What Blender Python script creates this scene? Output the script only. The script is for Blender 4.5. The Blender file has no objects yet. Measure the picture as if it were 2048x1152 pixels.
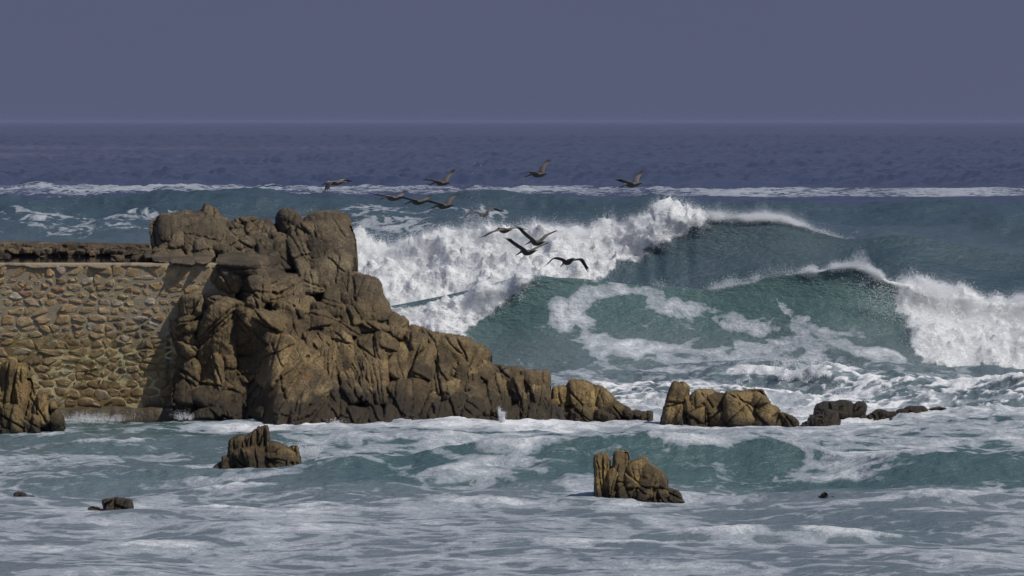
import bpy, bmesh, math, random
import numpy as np
from mathutils import Matrix, Euler, Vector

scene = bpy.context.scene
COL = scene.collection
random.seed(7)
RNG = np.random.default_rng(11)

# ------------------------------------------------------------------ camera
FPX = 11378.0          # focal length in photo pixels (2048 wide) = 200 mm on 36 mm
HC = 7.15              # eye height above the sea
HOR = 243.0            # horizon row
cam_d = bpy.data.cameras.new('camera')
cam_d.sensor_width = 36.0
cam_d.lens = 200.0
cam_d.shift_y = -(576.0 - HOR) / 2048.0
cam_d.clip_start = 1.0
cam_d.clip_end = 120000.0
cam = bpy.data.objects.new('camera', cam_d)
cam.location = (0, 0, HC)
cam.rotation_euler = (math.radians(90), 0, 0)
COL.objects.link(cam)
scene.camera = cam

def PX(px, Y):
    return (px - 1024.0) * Y / FPX
def PZ(py, Y):
    return HC - (py - HOR) * Y / FPX
def YFLAT(py, z=0.0):
    return (HC - z) * FPX / (py - HOR)

# ------------------------------------------------------------------ sky, sun, exposure
SUN_EL = math.radians(50)
SUN_AZ = math.radians(118)       # clockwise from +Y (the way we look): right and behind us
world = bpy.data.worlds.new('World')
scene.world = world
world.use_nodes = True
wn, wl = world.node_tree.nodes, world.node_tree.links
wn.clear()
w_out = wn.new('ShaderNodeOutputWorld')
w_bg = wn.new('ShaderNodeBackground'); w_bg.inputs['Strength'].default_value = 0.10
sky = wn.new('ShaderNodeTexSky'); sky.sky_type = 'NISHITA'; sky.sun_disc = False
sky.sun_elevation = SUN_EL; sky.sun_rotation = SUN_AZ
sky.air_density = 1.0; sky.dust_density = 0.6; sky.ozone_density = 3.0
# a slate fog bank stands all round the horizon and thins out upward into clear sky
w_geo = wn.new('ShaderNodeTexCoord')
w_sep = wn.new('ShaderNodeSeparateXYZ')
w_map = wn.new('ShaderNodeMapRange'); w_map.interpolation_type = 'SMOOTHSTEP'
w_map.inputs['From Min'].default_value = 0.03; w_map.inputs['From Max'].default_value = 0.75
w_map.inputs['To Min'].default_value = 0.0; w_map.inputs['To Max'].default_value = 0.62
w_mix = wn.new('ShaderNodeMix'); w_mix.data_type = 'RGBA'
w_mix.inputs['A'].default_value = (0.95, 1.06, 1.84, 1)      # fog bank, x strength 0.1
w_str = wn.new('ShaderNodeVectorMath'); w_str.operation = 'MULTIPLY'; w_str.inputs[1].default_value = (2.5, 2.5, 14.0)
w_noi = wn.new('ShaderNodeTexNoise'); w_noi.inputs['Scale'].default_value = 2.2; w_noi.inputs['Detail'].default_value = 5
w_fog = wn.new('ShaderNodeMix'); w_fog.data_type = 'RGBA'
w_fog.inputs['A'].default_value = (0.86, 0.97, 1.70, 1); w_fog.inputs['B'].default_value = (1.04, 1.15, 1.96, 1)
wl.new(w_geo.outputs['Generated'], w_str.inputs[0]); wl.new(w_str.outputs[0], w_noi.inputs['Vector'])
wl.new(w_noi.outputs[0], w_fog.inputs['Factor']); wl.new(w_fog.outputs['Result'], w_mix.inputs['A'])
wl.new(w_geo.outputs['Generated'], w_sep.inputs[0])
wl.new(w_sep.outputs['Z'], w_map.inputs['Value'])
wl.new(w_map.outputs[0], w_mix.inputs['Factor'])
wl.new(sky.outputs[0], w_mix.inputs['B'])
wl.new(w_mix.outputs['Result'], w_bg.inputs['Color'])
wl.new(w_bg.outputs[0], w_out.inputs['Surface'])

sun_d = bpy.data.lights.new('sun', 'SUN')
sun_d.energy = 3.3; sun_d.angle = math.radians(0.6); sun_d.color = (1.0, 0.95, 0.87)
sun = bpy.data.objects.new('sun', sun_d)
sv = Vector((math.sin(SUN_AZ) * math.cos(SUN_EL), math.cos(SUN_AZ) * math.cos(SUN_EL), math.sin(SUN_EL)))
sun.rotation_euler = sv.to_track_quat('Z', 'Y').to_euler()
sun.location = (30, -20, 60)
COL.objects.link(sun)

scene.view_settings.view_transform = 'Standard'
scene.view_settings.look = 'None'
scene.view_settings.exposure = 0.0
scene.view_settings.gamma = 1.0
scene.view_settings.use_curve_mapping = False
scene.render.engine = 'CYCLES'
scene.cycles.use_denoising = True
scene.cycles.max_bounces = 6
scene.cycles.diffuse_bounces = 4
scene.cycles.glossy_bounces = 2
scene.cycles.transmission_bounces = 2

# ------------------------------------------------------------------ numpy noise
_P = np.random.default_rng(3).permutation(256).astype(np.int32)
_P = np.concatenate([_P, _P, _P])
_G = np.random.default_rng(4).normal(size=(256, 3)).astype(np.float32)
_G /= np.linalg.norm(_G, axis=1)[:, None]
def pn(x, y, z=None):
    x = np.asarray(x, np.float32); y = np.asarray(y, np.float32)
    z = np.zeros_like(x) if z is None else np.broadcast_to(np.asarray(z, np.float32), x.shape)
    xi = np.floor(x); yi = np.floor(y); zi = np.floor(z)
    xf, yf, zf = x - xi, y - yi, z - zi
    xi = xi.astype(np.int32) & 255; yi = yi.astype(np.int32) & 255; zi = zi.astype(np.int32) & 255
    u = xf * xf * xf * (xf * (xf * 6 - 15) + 10)
    v = yf * yf * yf * (yf * (yf * 6 - 15) + 10)
    w = zf * zf * zf * (zf * (zf * 6 - 15) + 10)
    out = 0
    for dx in (0, 1):
        a = _P[xi + dx]
        wx = u if dx else 1 - u
        for dy in (0, 1):
            b = _P[a + yi + dy]
            wy = v if dy else 1 - v
            for dz in (0, 1):
                g = _G[_P[b + zi + dz] & 255]
                d = g[..., 0] * (xf - dx) + g[..., 1] * (yf - dy) + g[..., 2] * (zf - dz)
                out = out + d * wx * wy * (w if dz else 1 - w)
    return out * 1.5
_A2 = np.random.default_rng(6).random(256) * 2 * np.pi
_C2 = np.cos(_A2).astype(np.float32); _S2 = np.sin(_A2).astype(np.float32)
def pn2(x, y):
    x = np.asarray(x, np.float32); y = np.asarray(y, np.float32)
    xi = np.floor(x); yi = np.floor(y); xf = x - xi; yf = y - yi
    xi = xi.astype(np.int32) & 255; yi = yi.astype(np.int32) & 255
    u = xf * xf * (3 - 2 * xf); v = yf * yf * (3 - 2 * yf)
    a0 = _P[xi]; a1 = _P[xi + 1]
    def c(a, dx, dy):
        h = _P[a + yi + dy]
        return _C2[h] * (xf - dx) + _S2[h] * (yf - dy)
    n0 = c(a0, 0, 0); n0 += (c(a1, 1, 0) - n0) * u
    n1 = c(a0, 0, 1); n1 += (c(a1, 1, 1) - n1) * u
    return (n0 + (n1 - n0) * v) * 1.45
def fbm2(x, y, o=4, g=0.5, l=2.03, seed=0.0):
    s = 0; a = 1.0; t = 0
    for i in range(o):
        s = s + a * pn2(x + 17.7 * i + seed * 7.1, y - 9.3 * i + seed * 3.7); t += a
        x = x * l; y = y * l; a *= g
    return s / t
_tx = np.arange(0, 4096) * 0.25
_T1 = {}
def wob1(x, k, s):
    # smooth 1-D noise of x * k
    key = round(float(s), 3)
    if key not in _T1:
        _T1[key] = np.random.default_rng(int(key * 1000)).normal(0, 0.42, 2048)
    q = np.asarray(x) * k + 1000.0
    i = np.floor(q).astype(np.int32); f = q - i; f = f * f * (3 - 2 * f)
    T = _T1[key]; i = np.clip(i, 0, 2046)
    return T[i] * (1 - f) + T[i + 1] * f
def fbm(x, y, z=None, o=4, g=0.5, l=2.03):
    s = 0; a = 1.0; t = 0
    z = 0.0 if z is None else z
    for i in range(o):
        s = s + a * pn(x + 13.7 * i, y - 7.3 * i, z + 3.1 * i); t += a
        x = x * l; y = y * l; z = z * l; a *= g
    return s / t
def sm(a, b, x):
    t = np.clip((x - a) / (b - a), 0, 1)
    return t * t * (3 - 2 * t)
def bump1(c, w, x):
    return np.exp(-((x - c) / w) ** 2)

# ------------------------------------------------------------------ node helpers
class NT:
    def __init__(s, name):
        s.m = bpy.data.materials.new(name); s.m.use_nodes = True
        s.n = s.m.node_tree.nodes; s.l = s.m.node_tree.links; s.n.clear()
        s.out = s.n.new('ShaderNodeOutputMaterial')
    def put(s, sock, v):
        if v is None: return
        if isinstance(v, bpy.types.NodeSocket): s.l.new(v, sock)
        elif isinstance(v, (tuple, list)) and len(v) == 3 and sock.type == 'RGBA': sock.default_value = (*v, 1)
        else: sock.default_value = v
    def noise(s, vec, scale, detail=4, rough=0.55, dist=0.0, dim='3D'):
        n = s.n.new('ShaderNodeTexNoise'); n.noise_dimensions = dim
        s.put(n.inputs['Vector'], vec); s.put(n.inputs['Scale'], scale); s.put(n.inputs['Detail'], detail)
        s.put(n.inputs['Roughness'], rough); s.put(n.inputs['Distortion'], dist)
        return n.outputs[0]
    def voro(s, vec, scale, feat='F1', rnd=1.0):
        n = s.n.new('ShaderNodeTexVoronoi'); n.feature = feat
        s.put(n.inputs['Vector'], vec); s.put(n.inputs['Scale'], scale); s.put(n.inputs['Randomness'], rnd)
        return n
    def math(s, op, a, b=None, c=None, clamp=False):
        n = s.n.new('ShaderNodeMath'); n.operation = op; n.use_clamp = clamp
        s.put(n.inputs[0], a)
        if b is not None: s.put(n.inputs[1], b)
        if c is not None: s.put(n.inputs[2], c)
        return n.outputs[0]
    def rng(s, v, a, b, c=0.0, d=1.0, smooth=True):
        n = s.n.new('ShaderNodeMapRange'); n.interpolation_type = 'SMOOTHSTEP' if smooth else 'LINEAR'
        s.put(n.inputs[0], v); s.put(n.inputs[1], a); s.put(n.inputs[2], b); s.put(n.inputs[3], c); s.put(n.inputs[4], d)
        return n.outputs[0]
    def mix(s, f, a, b):
        n = s.n.new('ShaderNodeMix'); n.data_type = 'RGBA'
        s.put(n.inputs['Factor'], f); s.put(n.inputs['A'], a); s.put(n.inputs['B'], b)
        return n.outputs['Result']
    def vmul(s, v, k):
        n = s.n.new('ShaderNodeVectorMath'); n.operation = 'MULTIPLY'
        s.put(n.inputs[0], v); n.inputs[1].default_value = k
        return n.outputs[0]
    def vadd(s, v, k):
        n = s.n.new('ShaderNodeVectorMath'); n.operation = 'ADD'
        s.put(n.inputs[0], v); s.put(n.inputs[1], k)
        return n.outputs[0]
    def ramp(s, f, stops):
        n = s.n.new('ShaderNodeValToRGB'); e = n.color_ramp.elements
        while len(e) < len(stops): e.new(0.5)
        for k, (p, c) in zip(e, stops): k.position = p; k.color = (*c, 1)
        s.put(n.inputs[0], f)
        return n.outputs[0]
    def pos(s):
        return s.n.new('ShaderNodeNewGeometry').outputs['Position']
    def sep(s, v):
        n = s.n.new('ShaderNodeSeparateXYZ'); s.put(n.inputs[0], v); return n.outputs
    def attr(s, name):
        n = s.n.new('ShaderNodeAttribute'); n.attribute_name = name; return n.outputs['Fac']
    def orand(s):
        return s.n.new('ShaderNodeObjectInfo').outputs['Random']
    def bump(s, h, strength=0.5, dist=0.02, normal=None):
        n = s.n.new('ShaderNodeBump'); s.put(n.inputs['Strength'], strength); s.put(n.inputs['Distance'], dist)
        s.put(n.inputs['Height'], h); s.put(n.inputs['Normal'], normal)
        return n.outputs[0]
    def bsdf(s, col, rough=0.6, spec=0.5, normal=None, ior=1.5, **kw):
        n = s.n.new('ShaderNodeBsdfPrincipled')
        s.put(n.inputs['Base Color'], col); s.put(n.inputs['Roughness'], rough)
        s.put(n.inputs['Specular IOR Level'], spec); s.put(n.inputs['Normal'], normal); s.put(n.inputs['IOR'], ior)
        for k, v in kw.items(): s.put(n.inputs[k], v)
        return n.outputs[0]
    def done(s, sh):
        s.l.new(sh, s.out.inputs['Surface']); return s.m

# ------------------------------------------------------------------ materials
def mat_sea():
    t = NT('sea_water'); p = t.pos()
    foam, white, turq = t.attr('foam'), t.attr('white'), t.attr('turq')
    yy = t.sep(p)['Y']
    # foam lace: warped fractal noise + torn cells
    warp = t.n.new('ShaderNodeTexNoise'); t.put(warp.inputs['Vector'], p); warp.inputs['Scale'].default_value = 0.55
    warp.inputs['Detail'].default_value = 3
    wv = t.vmul(warp.outputs['Color'], (1.6, 1.6, 1.6))
    q = t.vadd(p, wv)
    n1 = t.noise(t.vmul(q, (0.52, 0.60, 0.9)), 1.0, 7, 0.58, 0.9)
    vo = t.voro(t.vadd(q, t.vmul(warp.outputs['Color'], (0.8, 0.8, 0.8))), 0.95, 'DISTANCE_TO_EDGE')
    web = t.rng(vo.outputs['Distance'], 0.0, 0.28, 1.0, 0.0)
    n2 = t.noise(q, 5.5, 4, 0.65, 0.4)
    pat = t.math('ADD', t.math('MULTIPLY', n1, 0.78), t.math('MULTIPLY', web, 0.13))
    pat = t.math('ADD', pat, t.math('MULTIPLY', t.math('SUBTRACT', n2, 0.5), 0.22))
    th = t.rng(foam, 0.0, 1.0, 0.76, 0.24, smooth=False)
    n3 = t.noise(q, 11.0, 4, 0.7, 0.3)
    pat2 = t.math('ADD', pat, t.math('ADD', t.math('MULTIPLY', t.math('SUBTRACT', n2, 0.5), 0.20), t.math('MULTIPLY', t.math('SUBTRACT', n3, 0.5), 0.24)))
    on = t.rng(foam, 0.0, 0.08)
    film = t.math('MULTIPLY', t.rng(pat, t.math('SUBTRACT', th, 0.045), t.math('ADD', th, 0.045)), t.math('MULTIPLY', on, 0.72))
    lace = t.math('MULTIPLY', t.rng(pat2, t.math('ADD', th, 0.055), t.math('ADD', th, 0.115)), on)
    wn_ = t.rng(t.math('ADD', white, t.math('MULTIPLY', t.math('SUBTRACT', n2, 0.5), 0.7)), 0.28, 0.72)
    fac = t.math('MAXIMUM', t.math('MAXIMUM', film, t.math('MULTIPLY', lace, 0.9)), wn_)
    thick = t.math('MAXIMUM', t.math('MULTIPLY', lace, t.rng(pat2, t.math('ADD', th, 0.06), t.math('ADD', th, 0.46))), wn_)
    fl = t.math('MULTIPLY', t.rng(t.noise(t.vmul(q, (0.7, 1.0, 1.0)), 9.0, 3, 0.7, 0.5), 0.63, 0.70), t.math('MULTIPLY', t.rng(foam, 0.08, 0.35), t.rng(n1, 0.40, 0.55)))
    fl = t.math('MULTIPLY', fl, t.rng(yy, 260, 200, 0.0, 0.85))
    fac = t.math('MAXIMUM', fac, fl)
    # water body: deep blue offshore, green on the breakers, milky with bubbles in the surf
    deep = t.mix(t.noise(t.vmul(p, (0.02, 0.012, 1)), 1.0, 3), (0.022, 0.031, 0.066), (0.037, 0.049, 0.100))
    shal = t.mix(t.noise(p, 0.35, 3), (0.054, 0.104, 0.103), (0.084, 0.148, 0.143))
    body = t.mix(turq, deep, shal)
    body = t.mix(t.attr('milk'), body, t.mix(t.noise(p, 0.6, 4), (0.135, 0.165, 0.182), (0.225, 0.258, 0.280)))
    thick = t.math('MULTIPLY', thick, t.rng(yy, 330, 480, 1.0, 0.25))
    fcol = t.mix(thick, t.mix(n3, (0.30, 0.33, 0.37), (0.46, 0.49, 0.535)), (0.80, 0.81, 0.815))
    body = t.mix(t.attr('slick'), body, (0.15, 0.14, 0.165))
    col = t.mix(fac, body, fcol)
    b1 = t.noise(t.vmul(p, (0.8, 1.5, 2.2)), 1.6, 6, 0.64)
    b2 = t.noise(t.vmul(p, (0.45, 0.05, 1)), 1.0, 4, 0.6)
    far = t.rng(yy, 240, 700)
    b0 = t.math('ADD', b1, t.math('MULTIPLY', t.noise(t.vmul(p, (0.7, 1.3, 2.0)), 6.0, 4, 0.6), 0.30))
    nrm_n = t.bump(b0, 0.85, t.math('MULTIPLY', t.math('SUBTRACT', 1.0, far), 0.20))
    nrm_f = t.bump(b2, 0.5, t.math('MULTIPLY', far, 0.5), nrm_n)
    fb = t.noise(q, 6.0, 6, 0.7)
    nrm = t.bump(fb, t.math('MULTIPLY', fac, 0.8), 0.06, nrm_f)
    wsh = t.bsdf(col, t.math('ADD', t.math('MULTIPLY', fac, 0.7), t.math('SUBTRACT', 0.24, t.math('MULTIPLY', far, 0.08))),
                 t.math('SUBTRACT', 0.5, t.math('MULTIPLY', fac, 0.4)), nrm, 1.333)
    return t.done(wsh)

def mat_spray():
    t = NT('spray_white')
    d = t.n.new('ShaderNodeBsdfDiffuse'); d.inputs[0].default_value = (0.90, 0.91, 0.92, 1)
    tr = t.n.new('ShaderNodeBsdfTranslucent'); tr.inputs[0].default_value = (0.90, 0.91, 0.92, 1)
    mx = t.n.new('ShaderNodeMixShader'); mx.inputs[0].default_value = 0.45
    t.l.new(d.outputs[0], mx.inputs[1]); t.l.new(tr.outputs[0], mx.inputs[2])
    return t.done(mx.outputs[0])

def mat_rock(name, tint=(1, 1, 1), algae=0.45, dark=1.0):
    t = NT(name); p = t.pos(); r = t.orand(); z = t.sep(p)['Z']
    off = t.n.new('ShaderNodeCombineXYZ'); t.put(off.inputs[0], t.math('MULTIPLY', r, 40.0))
    q = t.vadd(p, off.outputs[0])
    def c(a): return tuple(a[i] * tint[i] * dark for i in range(3))
    n = t.noise(q, 1.1, 6, 0.62, 0.3)
    base = t.ramp(n, [(0.30, c((0.060, 0.043, 0.023))), (0.42, c((0.130, 0.095, 0.050))), (0.54, c((0.225, 0.166, 0.084))), (0.68, c((0.350, 0.268, 0.150)))])
    # upper rocks are greyer and dusted with lichen, the lower ones ochre
    up = t.rng(t.math('ADD', z, t.math('MULTIPLY', t.math('SUBTRACT', n, 0.5), 2.0)), 1.9, 3.6)
    base = t.mix(t.math('MULTIPLY', up, 0.72), base, t.mix(n, c((0.030, 0.025, 0.019)), c((0.215, 0.182, 0.138))))
    rust = t.rng(t.noise(q, 0.7, 4, 0.6), 0.60, 0.74)
    base = t.mix(t.math('MULTIPLY', rust, 0.45), base, c((0.20, 0.095, 0.035)))
    blk = t.rng(t.noise(p, 0.55, 5, 0.62, 0.4), 0.50, 0.62)
    base = t.mix(t.math('MULTIPLY', blk, 0.72), base, c((0.046, 0.037, 0.028)))
    var = t.rng(r, 0, 1, 0.66, 1.34, smooth=False)
    hs = t.n.new('ShaderNodeHueSaturation'); t.put(hs.inputs['Value'], var); t.put(hs.inputs['Color'], base); base = hs.outputs[0]
    # grain and dark mineral streaks
    g = t.noise(q, 26.0, 3, 0.7)
    lich = t.math('MULTIPLY', t.rng(t.noise(q, 2.6, 6, 0.7, 0.3), 0.54, 0.64), t.rng(t.noise(p, 0.8, 2), 0.42, 0.58))
    base = t.mix(t.math('MULTIPLY', lich, 0.55), base, c((0.34, 0.285, 0.20)))
    base = t.mix(t.rng(g, 0.36, 0.60), t.mix(0.68, base, c((0.05, 0.04, 0.028))), base)
    st = t.rng(t.noise(t.vmul(q, (5.0, 5.0, 0.8)), 1.0, 4, 0.6), 0.56, 0.70)
    base = t.mix(t.math('MULTIPLY', st, 0.62), base, c((0.042, 0.034, 0.024)))
    # seaweed and barnacle zone at the tide line
    zz = t.math('ADD', z, t.math('MULTIPLY', t.math('SUBTRACT', t.noise(q, 2.2, 5, 0.65), 0.5), 1.0))
    al = t.rng(zz, algae - 0.22, algae + 0.12, 1.0, 0.0)
    base = t.mix(t.math('MULTIPLY', al, 0.88), base, t.mix(t.noise(q, 12.0, 3), (0.016, 0.014, 0.010), (0.065, 0.048, 0.026)))
    # droppings, plus wet crystal glints painted into the colour as pale specks
    sp = t.voro(q, 9.0); spk = t.rng(sp.outputs['Distance'], 0.05, 0.10, 1.0, 0.0)
    keep = t.rng(t.sep(sp.outputs['Color'])['X'], 0.66, 0.68)
    spk = t.math('MULTIPLY', t.math('MULTIPLY', spk, keep), t.rng(t.noise(q, 0.9, 2), 0.48, 0.6))
    base = t.mix(t.math('MULTIPLY', spk, 0.7), base, (0.5, 0.48, 0.44))
    crack = t.voro(t.vadd(q, t.vmul(t.n.new('ShaderNodeTexNoise').outputs['Color'], (0.1, 0.1, 0.1))), 1.3, 'DISTANCE_TO_EDGE')
    cr = t.rng(crack.outputs['Distance'], 0.0, 0.035)
    h = t.math('ADD', t.math('MULTIPLY', t.noise(q, 4.5, 9, 0.70), 1.0), t.math('MULTIPLY', g, 0.20))
    h = t.math('ADD', h, t.math('MULTIPLY', cr, 0.12))
    nb = t.bump(h, 1.0, 0.13)
    ro = t.math('SUBTRACT', 0.72, t.math('MULTIPLY', al, 0.3))
    return t.done(t.bsdf(base, ro, 0.35, nb))

def mat_stone():
    t = NT('wall_stone'); p = t.pos(); r = t.orand(); z = t.sep(p)['Z']; x = t.sep(p)['X']
    base = t.ramp(r, [(0.0, (0.28, 0.185, 0.090)), (0.18, (0.40, 0.285, 0.145)), (0.40, (0.45, 0.325, 0.172)), (0.62, (0.36, 0.255, 0.132)),
                      (0.78, (0.38, 0.235, 0.105)), (0.86, (0.46, 0.365, 0.22)), (0.93, (0.45, 0.42, 0.36)), (1.0, (0.32, 0.16, 0.075))])
    n = t.noise(p, 7.0, 6, 0.65)
    base = t.mix(t.rng(n, 0.35, 0.62), t.mix(0.4, base, (0.20, 0.135, 0.068)), base)
    rust = t.rng(t.noise(p, 2.4, 4), 0.56, 0.68)
    base = t.mix(t.math('MULTIPLY', rust, 0.5), base, (0.30, 0.15, 0.04))
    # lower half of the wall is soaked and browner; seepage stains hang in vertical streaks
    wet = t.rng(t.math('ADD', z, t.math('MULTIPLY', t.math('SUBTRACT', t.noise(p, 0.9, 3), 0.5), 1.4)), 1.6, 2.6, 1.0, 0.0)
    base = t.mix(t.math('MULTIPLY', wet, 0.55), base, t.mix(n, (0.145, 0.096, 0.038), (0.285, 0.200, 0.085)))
    stn = t.noise(t.vmul(p, (2.4, 2.4, 0.35)), 1.0, 5, 0.62)
    st = t.math('MULTIPLY', t.rng(stn, 0.53, 0.64), t.math('MULTIPLY', t.rng(z, 0.7, 1.1), t.rng(z, 2.5, 2.35, 0.0, 1.0)))
    st = t.math('MULTIPLY', st, t.rng(x, -10.6, -10.0))
    base = t.mix(t.math('MULTIPLY', st, 0.8), base, (0.040, 0.033, 0.026))
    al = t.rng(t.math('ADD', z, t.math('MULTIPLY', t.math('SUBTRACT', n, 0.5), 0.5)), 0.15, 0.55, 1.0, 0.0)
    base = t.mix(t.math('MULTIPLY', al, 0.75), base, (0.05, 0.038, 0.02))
    nb = t.bump(t.noise(p, 16.0, 6, 0.7), 0.7, 0.035)
    return t.done(t.bsdf(base, t.math('SUBTRACT', 0.75, t.math('MULTIPLY', wet, 0.42)), 0.4, nb))

def mat_mortar():
    t = NT('wall_mortar'); p = t.pos(); z = t.sep(p)['Z']
    n = t.noise(p, 9.0, 5, 0.65)
    base = t.mix(n, (0.26, 0.212, 0.138), (0.37, 0.305, 0.205))
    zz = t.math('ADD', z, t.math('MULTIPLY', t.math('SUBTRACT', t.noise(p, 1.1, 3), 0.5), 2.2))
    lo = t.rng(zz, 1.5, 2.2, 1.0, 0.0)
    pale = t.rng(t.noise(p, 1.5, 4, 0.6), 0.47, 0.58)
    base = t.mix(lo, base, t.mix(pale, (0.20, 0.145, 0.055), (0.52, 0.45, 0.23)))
    nb = t.bump(t.noise(p, 22.0, 5, 0.7), 0.7, 0.03)
    return t.done(t.bsdf(base, 0.72, 0.35, nb))

def mat_sand(name, a, b, rough=0.8):
    t = NT(name); p = t.pos(); n = t.noise(p, 3.0, 7, 0.65)
    base = t.mix(t.rng(n, 0.3, 0.7), a, b)
    nb = t.bump(t.noise(p, 14.0, 6, 0.7), 0.7, 0.04)
    return t.done(t.bsdf(base, rough, 0.35, nb))

def mat_puddle():
    t = NT('puddle_water'); p = t.pos()
    nb = t.bump(t.noise(p, 3.0, 2), 0.15, 0.01)
    return t.done(t.bsdf((0.012, 0.014, 0.018), 0.05, 0.5, nb, 1.333))

def mat_bird(name, a, b, pale):
    t = NT(name)
    oc = t.n.new('ShaderNodeTexCoord').outputs['Object']; s = t.sep(oc)
    n = t.noise(t.vmul(oc, (9.0, 22.0, 9.0)), 1.0, 4, 0.6)
    base = t.mix(n, a, b)
    head = t.rng(s['X'], 0.30, 0.38)
    base = t.mix(t.math('MULTIPLY', head, pale), base, (0.52, 0.46, 0.33))
    bill = t.rng(s['X'], 0.50, 0.54)
    base = t.mix(bill, base, (0.11, 0.09, 0.07))
    tip = t.rng(t.math('ABSOLUTE', s['Y']), 0.52, 0.70)
    base = t.mix(t.math('MULTIPLY', tip, 0.8), base, (0.018, 0.016, 0.016))
    return t.done(t.bsdf(base, 0.75, 0.25))

M_SEA = mat_sea(); M_SPRAY = mat_spray()
M_ROCK = mat_rock('rock_brown', (1.04, 0.98, 0.84), 0.78); M_ROCK_SEA = mat_rock('rock_ochre', (1.18, 1.10, 0.84), 0.32)
M_ROCK_DARK = mat_rock('rock_weedy', (0.85, 0.8, 0.8), 0.85, 0.42)
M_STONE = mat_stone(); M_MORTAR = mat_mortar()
M_TERR = mat_sand('terrace_concrete', (0.17, 0.135, 0.085), (0.28, 0.225, 0.15))
M_LEDGE = mat_rock('rock_ledge', (1.1, 1.0, 0.85), -1.0)
M_FOOT = mat_sand('wet_footing', (0.045, 0.035, 0.02), (0.12, 0.09, 0.05), 0.4)
M_PUDDLE = mat_puddle()
M_BIRD = mat_bird('pelican_brown', (0.085, 0.070, 0.062), (0.19, 0.158, 0.135), 0.0)
M_BIRD_PALE = mat_bird('pelican_grey', (0.10, 0.085, 0.075), (0.24, 0.205, 0.175), 0.9)

# ------------------------------------------------------------------ object helpers
def tag(o, label=None, cat=None, group=None, kind=None):
    if label: o['label'] = label
    if cat: o['category'] = cat
    if group: o['group'] = group
    if kind: o['kind'] = kind
    return o
def mesh_np(name, V, F, mat, smooth=True):
    me = bpy.data.meshes.new(name)
    V = np.ascontiguousarray(V, np.float32); F = np.ascontiguousarray(F, np.int32)
    n = F.shape[1]
    me.vertices.add(len(V)); me.vertices.foreach_set('co', V.ravel())
    me.loops.add(F.size); me.loops.foreach_set('vertex_index', F.ravel())
    me.polygons.add(len(F)); me.polygons.foreach_set('loop_start', np.arange(0, F.size, n, dtype=np.int32))
    me.polygons.foreach_set('use_smooth', np.full(len(F), smooth))
    me.update(calc_edges=True)
    me.materials.append(mat)
    return me
def link(name, me, parent=None, loc=(0, 0, 0), rot=(0, 0, 0)):
    o = bpy.data.objects.new(name, me); COL.objects.link(o)
    o.location = loc; o.rotation_euler = rot
    if parent: o.parent = parent
    return o
def empty(name, loc):
    o = bpy.data.objects.new(name, None); COL.objects.link(o); o.location = loc
    o.empty_display_size = 0.2
    return o

# ------------------------------------------------------------------ rocks standing in the sea (waterline discs used for foam rings)
#  (px, py of waterline, half width m)
ROCK_DISCS = [(515, 938, 1.0), (575, 938, 0.6), (1225, 990, 0.5), (1300, 996, 0.7), (1370, 852, 0.7), (1460, 855, 0.9), (1550, 855, 0.7),
              (1645, 851, 0.6), (1685, 828, 0.8), (1770, 829, 0.5), (1840, 829, 0.7), (1160, 845, 0.8), (1200, 850, 0.5), (1230, 820, 0.6),
              (222, 1018, 0.5), (60, 862, 1.0), (1105, 853, 0.6)]
ROCK_DISCS += [(x, 857, 0.5) for x in range(450, 1120, 40)]

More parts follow.
